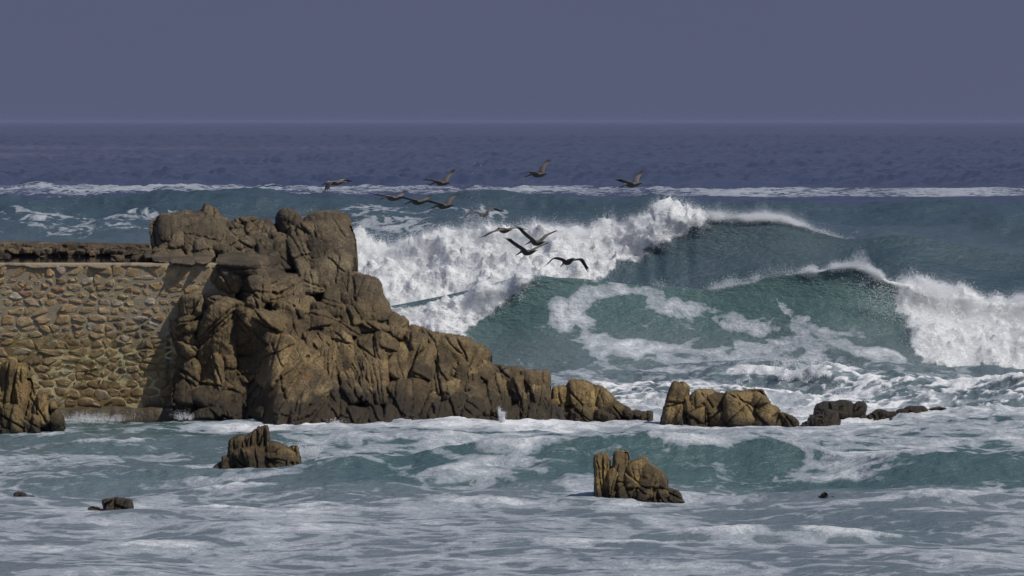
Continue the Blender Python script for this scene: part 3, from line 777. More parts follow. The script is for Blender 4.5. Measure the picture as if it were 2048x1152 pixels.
def rock_piece_mesh(w, d, h, kind, seed, mat, planes=(), res=None):
    """a rock piece: a rounded block cut by random planes and by the joints to its neighbours, then weathered.
    w, d, h are full sizes; planes are (normal, distance) pairs in the piece's own axes"""
    rg = np.random.default_rng(seed)
    size = max(w, h)
    n = res or (11 if size < 0.38 else 15 if size < 0.8 else 20)
    D, F = CS[n]
    H = np.array([w, d, h]) / 2
    p, ncut, jit = {'r': (7.0, 5, 0.10), 'b': (16.0, 6, 0.10), 's': (20.0, 7, 0.10)}[kind]
    nor = [np.array(v, float) + rg.normal(0, jit, 3) for v in ((1, 0, 0), (-1, 0, 0), (0, 1, 0), (0, -1, 0), (0, 0, 1), (0, 0, -1))]
    dist = [1.0] * 6
    if kind == 's':      # slabs taper to a splintered top
        a = rg.uniform(0.4, 0.9) * rg.choice([-1, 1]); nor.append(np.array([a, rg.normal(0, .2), 0.8])); dist.append(rg.uniform(0.70, 0.85))
    for i in range(ncut):
        v = rg.normal(size=3); v /= np.linalg.norm(v)
        nor.append(v); dist.append(np.abs(v).sum() * rg.uniform(0.60, 0.84))
    nor = np.array(nor); nor /= np.linalg.norm(nor, axis=1)[:, None]
    q = [np.clip(D @ nor.T, 0, None) / np.array(dist)]
    if len(planes):
        m = np.array([H * np.array(pn_) for pn_, dl in planes]); dl = np.array([x[1] for x in planes])
        q.append(np.clip(D @ m.T, 0, None) / dl)
    q = np.concatenate(q, 1)
    r = (q ** p).sum(1) ** (-1 / p)
    V = D * r[:, None] * H
    o = rg.random(3) * 50
    nrm = V / (np.linalg.norm(V, axis=1)[:, None] + 1e-9)
    s = min(w, h, d)
    n1 = fbm(V[:, 0] * 1.3 / s + o[0], V[:, 1] * 1.3 / s + o[1], V[:, 2] * 1.3 / s + o[2], 4, 0.5)
    disp = n1 * s * {'r': 0.16, 'b': 0.13, 's': 0.12}[kind]
    # splinter grooves that run along the length of the piece
    k = {'s': 1.0, 'b': 0.55, 'r': 0.25}[kind]
    gq = pn(V[:, 0] * 5.0 + o[1], V[:, 1] * 5.0, V[:, 2] * 0.8 + o[0])
    disp += -k * 0.05 * np.clip(np.abs(gq) * -6 + 1, 0, 1)
    disp += k * 0.07 * fbm(V[:, 0] * 3.2 + o[2], V[:, 1] * 3.2, V[:, 2] * 0.7, 3)
    if size > 0.7:       # one or two hairline joints across the large ones
        for i in range(2):
            v = rg.normal(size=3) * np.array([1, .3, .8]); v /= np.linalg.norm(v)
            cur = 0.14 * s * fbm(V[:, 0] * 1.2 / s + o[2] + 7 * i, V[:, 1] * 1.2 / s, V[:, 2] * 1.2 / s + o[1], 2)
            dd = (V @ v - rg.uniform(-0.25, 0.25) * size + cur)
            disp += -0.06 * np.exp(-(dd / 0.035) ** 2)
    V = V + nrm * disp[:, None]
    return mesh_np('rock_piece', V, F, mat)

_bs = [0]
def rock_group(parent, items, mat, name='boulder', gap=0.02):
    """items: (px, py, w px, h px, lean, kind, Y front, scale): fits the pieces tightly against each other"""
    pcs = []
    for (px, py, wpx, hpx, tilt, kind, Yf, k_) in items:
        _bs[0] += 1
        rg = np.random.default_rng(1000 + _bs[0])
        s = Yf / FPX
        w, h = wpx * s * k_, hpx * s * k_
        d = max(0.85 * (w + h) / 2, 0.30)
        Y = Yf + d / 2
        R = Euler((math.radians(rg.uniform(-9, 9)), math.radians(tilt + rg.normal(0, 3)), math.radians(rg.uniform(-24, 24))), 'XYZ')
        pcs.append(dict(c=np.array([PX(px, Yf), Y, PZ(py, Yf)]), H=np.array([w, d, h]) / 2, R=np.array(R.to_matrix()), e=R, kind=kind, seed=500 + _bs[0]))
    C = np.array([p['c'] for p in pcs])
    pl = np.array(parent.location)
    for i, p in enumerate(pcs):
        planes = []
        dv = C - p['c']; ds = np.linalg.norm(dv, axis=1)
        for j in np.argsort(ds)[1:16]:
            q = pcs[j]; L = ds[j]
            if L < 1e-3: continue
            n = dv[j] / L
            ri = np.linalg.norm(p['H'] * (p['R'].T @ n)); rj = np.linalg.norm(q['H'] * (q['R'].T @ n))
            if ri + rj < L: continue
            t = L * ri / (ri + rj)
            planes.append((p['R'].T @ n, max(t - gap / 2, 0.42 * ri)))
        w, d, h = p['H'] * 2
        me = rock_piece_mesh(w, d, h, p['kind'], p['seed'], mat, planes)
        link(name, me, parent, tuple(p['c'] - pl), p['e'])

def boulder(parent, px, py, wpx, hpx, tilt, kind, Y, mat):
    rock_group(parent, [(px, py, wpx, hpx, tilt, kind, Y, 1.1)], mat)

# ------------------------------------------------------------------ jointed rock masses
def rock_mass(parent, items, mat, depth, seed, step=2.0, core=1.10, thick=1.3, relief=1.0, warp=1.0, name='boulder'):
    """a solid mass of jointed rock. items: (px, py, w, h, lean, kind, set-back m) are its blocks as they face the shore;
    depth(px, py) is the distance of the mass. Every block becomes a part of its own, the rest (joints, back) the rock_mass."""
    rg = np.random.default_rng(seed)
    A = np.array([(i[0] - i[2] * .8 - 8, i[1] - i[3] * .8 - 8, i[0] + i[2] * .8 + 8, i[1] + i[3] * .8 + 8) for i in items])
    gx = np.arange(A[:, 0].min(), A[:, 2].max(), step); gy = np.arange(A[:, 1].min(), A[:, 3].max(), step)
    U, W = np.meshgrid(gx, gy, indexing='ij')
    base = depth(U, W); sc = float(base.mean()) / FPX
    so = seed * 1.37
    wx = U + warp * (4.5 * fbm2(U * 0.030 + so, W * 0.030, 3, 0.55, seed=21) + 2.0 * fbm2(U * 0.11, W * 0.11 + so, 3, 0.6, seed=22))
    wy = W + warp * (4.5 * fbm2(U * 0.030, W * 0.030 + so, 3, 0.55, seed=23) + 2.0 * fbm2(U * 0.11 + so, W * 0.11, 3, 0.6, seed=24))
    H = np.full(U.shape, -9.0); own = np.full(U.shape, -2); corem = np.full(U.shape, -9.0)
    GU = np.zeros(U.shape); GV = np.zeros(U.shape)
    for k, (px, py, w, h, tl, kind, ex) in enumerate(items):
        m = max(w, h) * 1.0 + 14
        i0, i1 = np.searchsorted(gx, (px - m, px + m)); j0, j1 = np.searchsorted(gy, (py - m, py + m))
        if i1 <= i0 or j1 <= j0: continue
        S = (slice(i0, i1), slice(j0, j1))
        a = math.radians(tl + rg.normal(0, 3))
        dx, dy = wx[S] - px, wy[S] - py
        u = (dx * math.cos(a) + dy * math.sin(a)); v = (-dx * math.sin(a) + dy * math.cos(a))
        hw, hh = w * 0.54, h * 0.54
        # outline: a few random chamfers turn the box into a broken block
        n, kk, pw = {'r': (2.8, 2.4, 0.60), 'b': (6.0, 6.0, 0.50), 's': (9.0, 9.0, 0.55)}[kind]
        un, vn = u / hw, v / hh
        rho = (np.abs(un) ** n + np.abs(vn) ** n)
        for c in range({'r': 2, 'b': 3, 's': 3}[kind]):
            th = rg.random() * 6.283
            rho = rho + np.clip((un * math.cos(th) + vn * math.sin(th)) / rg.uniform(0.78, 1.05), 0, None) ** n
        rho = rho ** (1 / n)
        amp = (0.95 * min(hw, hh, 26.0 + 0.25 * min(hw, hh)) * sc + 0.06) * relief
        prof = np.clip(1 - np.clip(rho, 0, 1) ** kk, 0, 1) ** pw
        # faces: each block is a tilted facet or a ridge between two facets
        gu, gv = rg.normal(0, 0.36), rg.normal(-0.12, 0.32)
        rid = rg.uniform(-0.5, 0.5); rs = rg.uniform(0.15, 0.55) * {'r': 0.4, 'b': 1.0, 's': 1.3}[kind]
        hgt = -ex * 0.5 + (0.10 * relief if w * h < 2600 else 0.0) + amp * (prof + gu * un + gv * vn - rs * np.abs(un - rid - 0.25 * vn))
        # straight fracture lines across the block
        for c in range({'r': 1, 'b': 2, 's': 3}[kind] + (1 if w * h > 3500 else 0)):
            th = rg.normal(0, 0.35) if kind == 's' else rg.random() * 3.14
            dl = u * math.cos(th) + v * math.sin(th) - rg.uniform(-0.6, 0.6) * (hw if kind == 's' else min(hw, hh))
            hgt = hgt - 0.10 * relief * np.exp(-(dl / 1.7) ** 2) + 0.06 * relief * rg.uniform(-1, 1) * np.tanh(dl / 2.0)
        ins = rho < 1
        Hs = H[S]; win = ins & (hgt > Hs)
        H[S] = np.where(win, hgt, Hs); own[S] = np.where(win, k, own[S])
        GU[S] = np.where(win, u, GU[S]); GV[S] = np.where(win, v, GV[S])
        cm = (core - rho)
        corem[S] = np.maximum(corem[S], np.where(cm > 0, -ex * 0.5 - 0.42 * relief - 0.4 * (rho - 1), -9))
    cov = own >= 0
    low = (~cov) & (corem > -8)
    H = np.where(low, corem, H); own = np.where(low, -1, own)
    # gaps wholly inside the mass are closed by its body
    free = own == -2; out = np.zeros_like(free); out[0] = out[-1] = True; out[:, 0] = out[:, -1] = True; out &= free
    for it in range(1500):
        g = out.copy(); g[1:] |= out[:-1]; g[:-1] |= out[1:]; g[:, 1:] |= out[:, :-1]; g[:, :-1] |= out[:, 1:]; g &= free
        if (g == out).all(): break
        out = g
    hole = free & ~out
    H = np.where(hole, -0.45, H); own = np.where(hole, -1, own)
    nearo = out.copy()
    for it in range(7):
        g = nearo.copy(); g[1:] |= nearo[:-1]; g[:-1] |= nearo[1:]; g[:, 1:] |= nearo[:, :-1]; g[:, :-1] |= nearo[:, 1:]; nearo = g
    H = np.where((own == -1) & nearo, H + 0.34 * relief, H)
    # weathering: splinter grooves along each block, joints, grain
    gl = pn2(GU * sc * 5.5 + own * 3.3, GV * sc * 0.8 + own * 1.7)
    H = H - 0.035 * relief * np.clip(1 - np.abs(gl) * 6, 0, 1) * cov
    H = H + 0.04 * relief * fbm2(GU * sc * 3.0 + own, GV * sc * 1.2 - own, 3, seed=25)
    H = H + 0.07 * relief * fbm2(U * sc * 1.6, W * sc * 1.6, 4, 0.55, seed=26) + 0.03 * relief * fbm2(U * sc * 7, W * sc * 7, 3, 0.6, seed=27)
    Yv = base - np.where(H > -8, H, 0)
    ok = own > -2
    q = ok[:-1, :-1] & ok[1:, :-1] & ok[1:, 1:] & ok[:-1, 1:]
    n0, n1 = U.shape
    idx = np.arange(n0 * n1).reshape(n0, n1)
    V = np.stack([PX(U, Yv), Yv, PZ(W, Yv)], -1).reshape(-1, 3) - np.array(parent.location)
    Q = np.stack([idx[:-1, :-1], idx[:-1, 1:], idx[1:, 1:], idx[1:, :-1]], -1)
    fo = own[:-1, :-1]; fo = np.where(fo < 0, own[1:, 1:], fo)
    faces = Q[q]; fown = fo[q]
    restF = [faces[fown < 0]]
    for k in np.unique(fown[fown >= 0]):
        f = faces[fown == k]
        # keep the block in one piece; stray scraps go to the body
        fs = {int(a): n for n, a in enumerate(f[:, 0])}; seen = np.zeros(len(f), int); lab = 0; best = (0, 0)
        for st_ in range(len(f)):
            if seen[st_]: continue
            lab += 1; stack = [st_]; seen[st_] = lab; cnt = 0
            while stack:
                c_ = stack.pop(); cnt += 1; b0 = int(f[c_, 0])
                for nb_ in (b0 + 1, b0 - 1, b0 + n1, b0 - n1):
                    m_ = fs.get(nb_)
                    if m_ is not None and not seen[m_]: seen[m_] = lab; stack.append(m_)
            if cnt > best[0]: best = (cnt, lab)
        restF.append(f[seen != best[1]]); f = f[seen == best[1]]
        if len(f) < 10: restF.append(f); continue
        vi, inv = np.unique(f, return_inverse=True)
        vv = V[vi]; c = vv.mean(0)
        me = mesh_np(name, vv - c, inv.reshape(-1, 4), mat)
        link(name, me, parent, tuple(c))
    # back of the mass and the rim that closes it
    Yb = base + thick
    Vb = np.stack([PX(U, Yv) , Yb, PZ(W, Yv) - 0.30 * thick], -1).reshape(-1, 3) - np.array(parent.location)
    nb = n0 * n1
    R = [np.concatenate(restF), (faces + nb)[:, ::-1]]
    e = np.concatenate([faces[:, [0, 1]], faces[:, [1, 2]], faces[:, [2, 3]], faces[:, [3, 0]]])
    key = np.sort(e, 1); ku = key[:, 0].astype(np.int64) * nb + key[:, 1]
    un_, ix, ct = np.unique(ku, return_index=True, return_counts=True)
    be = e[ix[ct == 1]]
    R.append(np.stack([be[:, 1], be[:, 0], be[:, 0] + nb, be[:, 1] + nb], 1))
    Fm = np.concatenate(R); vi, inv = np.unique(Fm, return_inverse=True)
    VV = np.concatenate([V, Vb])[vi]
    link('rock_body', mesh_np('rock_body', VV, inv.reshape(-1, 4), mat, False), parent)

# ------------------------------------------------------------------ the outcrop
def build_outcrop():
    root = empty('rock_outcrop', (PX(740, 137), 137.0, 0.0))
    tag(root, 'massive brown rock outcrop of split boulders at the end of the stone wall', 'rock outcrop')
    # (px, py, width, height, lean, kind, extra depth)
    L = [
     # crown, left
     (383,456,128,84,-4,'r',0),(336,452,36,52,0,'r',-.5),(424,424,34,22,20,'b',-.6),(346,480,44,40,6,'r',-.7),(428,474,70,42,12,'b',-.9),(392,486,48,34,0,'r',-1.2),
     (463,448,32,22,0,'r',.3),(494,443,42,26,0,'b',.2),(506,456,26,34,14,'b',-.2),(526,462,40,44,-22,'b',-.3),(480,476,96,44,-14,'b',-.7),(484,492,56,30,6,'r',-1.2),
     (332,499,32,20,0,'r',-1.4),(322,514,36,30,0,'r',-2.0),(352,514,36,31,4,'r',-2.2),(378,521,34,20,0,'b',-2.5),(408,506,42,42,6,'b',-1.8),(385,500,34,26,0,'r',-1.4),
     (300,508,26,16,0,'r',-1.2),
     # crown, right
     (583,448,52,48,4,'r',0),(560,486,58,46,0,'r',-.8),(612,466,36,40,0,'b',-.3),(656,476,96,84,4,'r',0),(650,440,34,20,0,'b',.2),(676,444,36,20,14,'b',.2),(634,450,26,30,0,'b',.2),(684,492,44,84,-4,'r',-.1),(648,506,60,74,0,'r',-.6),
     (664,540,78,86,-4,'r',-.5),(680,560,46,60,10,'b',-.4),(596,470,40,60,0,'b',.4),(572,510,60,60,0,'b',-.3),(604,514,44,94,-32,'b',-1.2),(532,496,30,34,0,'s',-.9),(472,504,98,34,7,'r',-1.4),(530,530,66,64,-8,'b',-1.6),(506,522,30,54,-12,'r',-1.8),(548,534,26,58,0,'r',-1.9),
     (470,534,82,58,22,'r',-2.0),(452,556,60,48,26,'r',-2.4),(630,560,60,50,0,'b',-1.0),(572,566,82,42,6,'b',-1.6),(592,590,44,40,0,'r',-1.3),
     # middle belt
     (508,580,60,54,0,'b',-2.4),(580,604,84,48,8,'r',-2.0),(582,624,52,38,0,'b',-2.3),(512,606,42,32,12,'r',-2.7),(668,596,46,66,0,'b',-1.0),(722,608,96,96,14,'r',-.6),(716,624,56,54,-10,'r',-1.0),(750,626,52,72,-24,'r',-.4),
     (662,642,78,42,8,'b',-1.6),(625,654,66,34,18,'s',-2.0),(600,642,32,22,16,'s',-2.2),(686,660,60,30,6,'r',-1.5),(740,660,80,40,10,'b',-.8),(640,622,34,30,0,'b',-1.4),(556,640,30,40,24,'b',-2.6),(700,632,40,40,0,'b',-1.2),
     # left blocks against the wall
     (434,668,76,132,4,'b',-3.0),(458,614,100,42,10,'r',-2.6),(514,668,106,92,20,'b',-3.1),(486,650,50,74,22,'b',-3.3),(384,612,50,50,0,'b',-2.2),(382,646,50,36,4,'b',-2.4),(371,680,46,68,-6,'b',-2.7),(396,694,18,34,0,'r',-2.7),
     (374,754,42,94,8,'b',-3.0),(418,748,56,82,12,'b',-3.3),(405,792,56,46,0,'r',-3.4),(461,732,26,46,14,'r',-3.4),(494,736,48,52,10,'b',-3.5),(456,762,32,40,20,'b',-3.5),(440,792,56,52,10,'r',-3.2),(478,782,40,52,20,'b',-3.4),
     # splintered slabs
     (541,716,66,98,30,'s',-3.3),(512,780,52,72,22,'s',-3.7),(536,780,30,78,26,'s',-3.8),(576,772,80,160,24,'s',-3.6),(556,812,60,80,26,'s',-3.9),(616,794,54,110,42,'s',-3.9),(640,806,46,76,40,'s',-4.0),(652,752,48,122,-10,'s',-3.4),
     (610,690,38,46,8,'s',-2.7),(585,662,38,52,16,'s',-2.6),(642,686,42,40,-38,'s',-2.4),(660,694,22,52,-26,'s',-2.3),(682,702,54,84,-4,'b',-2.4),(726,712,42,72,0,'b',-2.4),(758,694,36,74,4,'s',-2.0),(700,744,38,70,-12,'s',-2.8),
     (712,758,26,82,-16,'s',-3.1),(728,752,22,78,-14,'s',-3.0),(700,790,46,44,-36,'s',-3.6),(752,764,52,84,-6,'s',-3.0),(738,748,22,60,-4,'s',-2.7),(792,720,50,70,10,'b',-2.4),(774,690,40,50,0,'b',-1.8),(796,790,56,62,6,'b',-3.4),(830,736,60,94,30,'s',-2.8),
     (818,684,60,46,18,'b',-1.6),(875,728,52,100,8,'s',-2.4),(848,770,56,74,14,'b',-3.0),
     # ridge falling to the right
     (792,652,44,40,20,'b',-.3),(806,654,20,24,0,'r',-.1),(824,664,26,24,10,'r',-.1),(840,667,24,22,0,'r',-.1),(856,682,50,38,14,'b',-.6),(876,676,40,30,16,'r',-.3),(910,706,82,66,36,'b',-.9),(940,722,50,66,30,'b',-.8),(912,740,44,66,-8,'b',-1.8),(940,756,56,62,0,'s',-2.2),(906,780,46,44,0,'b',-2.8),
     (972,752,42,56,16,'b',-1.6),(960,738,36,44,30,'r',-1.2),(1012,752,66,34,4,'b',-1.2),(1002,790,46,80,-6,'s',-2.2),(1030,776,30,48,0,'s',-1.8),(1070,766,52,58,0,'b',-1.2),(1046,764,50,44,10,'r',-1.4),(1040,800,24,50,0,'s',-2.4),(1066,802,36,62,4,'s',-2.5),(1090,808,24,60,-8,'s',-2.2),
     # foot
     (982,800,36,52,-8,'s',-3.0),(946,812,52,50,20,'b',-3.2),(954,788,42,36,20,'r',-2.7),(912,818,42,60,-10,'s',-3.3),(856,800,40,60,16,'s',-3.4),(828,812,38,52,10,'s',-3.5),(880,826,44,44,0,'b',-3.5),(1060,832,62,52,6,'s',-2.7),(1030,836,44,48,0,'s',-2.9),(1104,836,42,46,-10,'s',-2.4),(1000,838,40,46,0,'b',-3.1),
     (463,828,44,40,-6,'b',-3.8),(488,832,20,44,10,'s',-4.0),(504,832,18,42,10,'s',-4.0),(524,834,46,52,-12,'b',-4.1),(566,842,52,36,0,'b',-4.2),(600,842,40,34,0,'b',-4.2),(640,842,46,36,20,'b',-4.2),(664,828,54,58,16,'b',-4.1),(692,842,36,36,0,'b',-4.0),(716,836,40,44,-10,'s',-4.0),(742,830,44,34,6,'r',-4.0),(768,844,36,34,0,'r',-4.0),
     (792,838,46,44,10,'s',-3.9),(822,842,40,36,-6,'b',-3.9),(850,842,36,34,8,'b',-3.9),(936,844,40,32,0,'b',-3.6),(966,846,36,30,10,'b',-3.5),(908,850,30,24,0,'r',-3.7),(1118,850,22,18,0,'r',-2.6),(1080,852,34,22,0,'r',-2.9),(420,828,60,28,0,'r',-3.6),(880,850,26,22,0,'r',-3.8),
    ]
    items = [(px, py, w * 1.12, h * 1.12, tl, k, (ex + 2.4) * 0.16) for (px, py, w, h, tl, k, ex) in L]
    items += [(x, 868, 62, 44, 0, 'b', -0.25) for x in range(400, 1110, 42)]
    def depth(px, py):
        Y = 133.6 + 7.0 * np.clip((858 - py) / 440.0, -0.2, 1.2) + 0.6 * sm(930, 1000, px)
        lf = sm(560, 490, px) * sm(505, 530, py)
        return Y * (1 - lf) + lf * (136.95 - 0.1 * sm(580, 700, py) - 1.4 * sm(730, 850, py))
    rock_mass(root, items, M_ROCK, depth, 41, thick=2.2)
build_outcrop()

# ------------------------------------------------------------------ separate rocks in the water
def sea_rock(label, py0, pieces, mat=None, group=None, name='sea_rock', cat='rock'):
    Y0 = YFLAT(py0)
    cx = sum(p[0] for p in pieces) / len(pieces)
    k = int(np.argmin(np.abs(SEA['Yr'] - Y0))); c = int(np.argmin(np.abs(SEA['X'][k] - PX(cx, Y0))))
    lift = float(np.clip(SEA['Z'][k - 4:k + 3, c - 20:c + 20].mean(), -0.05, 0.06))
    root = empty(name, (PX(cx, Y0), Y0, 0.0))
    tag(root, label, cat, group)
    items = []
    for p in pieces:
        px, py, w, h, tl, k = p[:6]
        py -= lift * 0.8 * FPX / Y0
        dy = p[6] if len(p) > 6 else 0.0
        kd = 0.84 if mat is M_ROCK_DARK else 1.10
        items.append((px, py + (0.1 * h if mat is M_ROCK_DARK else 0), w * kd, h * kd, tl, k, dy * 0.5))
    x0 = min(p[0] - p[2] * 0.45 for p in pieces); x1 = max(p[0] + p[2] * 0.45 for p in pieces)
    for x in np.arange(x0 + 8, x1 - 4, 22): items.append((x, py0 + 9 - lift * 0.8 * FPX / Y0, 30, 22, 0, 'b', 0.10))
    _bs[0] += 1
    rock_mass(root, items, mat or M_ROCK_SEA, lambda px, py: Y0 + 0.25 + 0.35 * np.clip((py0 - py) / 80.0, -0.5, 1.2), 60 + _bs[0], step=1.5, thick=0.8, relief=0.9, warp=0.6)
sea_rock('cleft tan rock with upright fins, standing in foam below the outcrop', 936,
         [(476,908,34,76,6,'s',.1),(500,894,26,76,4,'s',.3),(516,898,18,80,2,'s',.3),(529,896,18,76,0,'s',.35),(500,924,60,58,-6,'b',-.25),(556,912,72,50,20,'b',.2),(552,926,54,44,0,'b',-.1),
          (578,928,26,38,0,'s',.0),(592,916,16,46,0,'s',.15),(444,930,40,26,0,'r',.1),(458,926,26,30,0,'s',.15)])
sea_rock('tan rock split into three columns, standing in the front foam', 1000,
         [(1208,958,30,92,2,'s',.1),(1222,972,24,64,0,'s',-.1),(1238,954,28,86,-2,'s',.2),(1246,964,26,70,0,'b',.0),(1274,964,48,82,0,'b',.3),(1300,966,60,66,24,'b',.35),(1316,980,44,52,10,'b',.15),(1300,986,24,30,0,'r',-.15),(1286,984,20,32,0,'r',-.15),(1324,990,22,26,0,'r',-.1),
          (1345,990,40,22,30,'b',.4)])
sea_rock('broad grey-brown rock with a leaning left block, right of the outcrop', 853,
         [(1350,814,44,80,12,'b',0),(1366,812,24,78,4,'s',.1),(1392,830,42,62,4,'b',-.1),(1400,800,46,44,10,'b',.5),(1436,810,74,48,12,'b',.6),(1430,838,60,40,0,'b',.2),(1490,824,72,70,0,'b',-.1),(1478,830,44,54,-10,'b',-.3),(1520,826,56,64,26,'b',.0),(1548,838,40,44,16,'b',.1),(1574,844,38,32,14,'b',.2)])
sea_rock('pyramid-like brown rock touching the right end of the outcrop', 840,
         [(1122,802,44,54,0,'b',.8),(1112,818,40,54,10,'b',.4),(1172,802,66,76,0,'b',.6),(1152,796,34,56,0,'s',.7),(1196,806,60,60,30,'b',.7),(1224,812,56,38,24,'r',1.2),(1246,820,46,26,20,'r',1.3),(1270,823,30,14,0,'r',1.4),(1178,828,72,50,6,'b',-.2),(1206,838,40,32,20,'b',-.3),(1160,832,40,44,-14,'b',-.1),(1134,828,36,26,0,'r',.3)])
sea_rock('small brown rock tip between the two larger rocks', 836, [(1286,833,34,24,0,'b'),(1276,836,22,14,-10,'r')])
sea_rock('dark weedy rock with a rusty top, lowest of the dark group', 851, [(1642,838,60,44,0,'b'),(1656,834,44,44,8,'b'),(1622,846,50,18,-8,'r'),(1672,846,24,26,10,'r')], M_ROCK_DARK)
sea_rock('dark weedy double-humped rock at the foot of the breaking foam', 829, [(1656,814,56,40,0,'r'),(1690,808,56,52,0,'r',.2),(1716,814,38,44,10,'r'),(1690,822,60,28,0,'b',-.2),(1640,820,30,24,0,'r')], M_ROCK_DARK)
sea_rock('low dark rock between two larger dark weedy rocks', 829, [(1762,820,40,24,0,'r'),(1784,824,30,16,0,'r'),(1746,826,16,10,0,'r')], M_ROCK_DARK)
sea_rock('rightmost dark weedy rock with a low tail', 829, [(1828,818,60,34,0,'r'),(1846,820,50,28,10,'r'),(1876,818,36,14,0,'r',.4),(1812,822,40,20,0,'r')], M_ROCK_DARK)
sea_rock('pair of small ochre rock knobs alone in the left foam', 1017, [(217,1008,24,30,0,'b'),(245,1009,36,28,8,'b'),(190,1016,24,12,0,'r')])
sea_rock('half-drowned dark rock washed over at lower left, inner one', 966, [(256,962,22,14,0,'r'),(290,968,60,14,8,'r')], M_ROCK_DARK)
sea_rock('half-drowned dark rock washed over near the left picture edge', 992, [(42,986,34,18,8,'r'),(58,990,24,10,0,'r')], M_ROCK_DARK)
sea_rock('tiny rusty rock tip in front of the small green wave', 997, [(1650,993,18,18,0,'r'),(1662,996,14,10,0,'r')], M_ROCK_DARK)
sea_rock('ochre rocks with black crevices at the left foot of the wall', 866,
         [(10,800,40,140,0,'s',.9),(30,800,30,120,6,'s',.6),(52,812,34,96,-4,'s',.5),(74,822,40,74,-10,'s',.5),(96,832,40,60,-16,'b',.6),(112,842,30,34,-10,'r',.6),(20,838,50,56,0,'b',.2),(60,846,44,40,0,'b',.2),(12,862,40,20,0,'r',-.2),(-20,790,60,150,0,'b',.9),(-16,850,50,50,0,'b',.2)],
         M_ROCK_SEA)

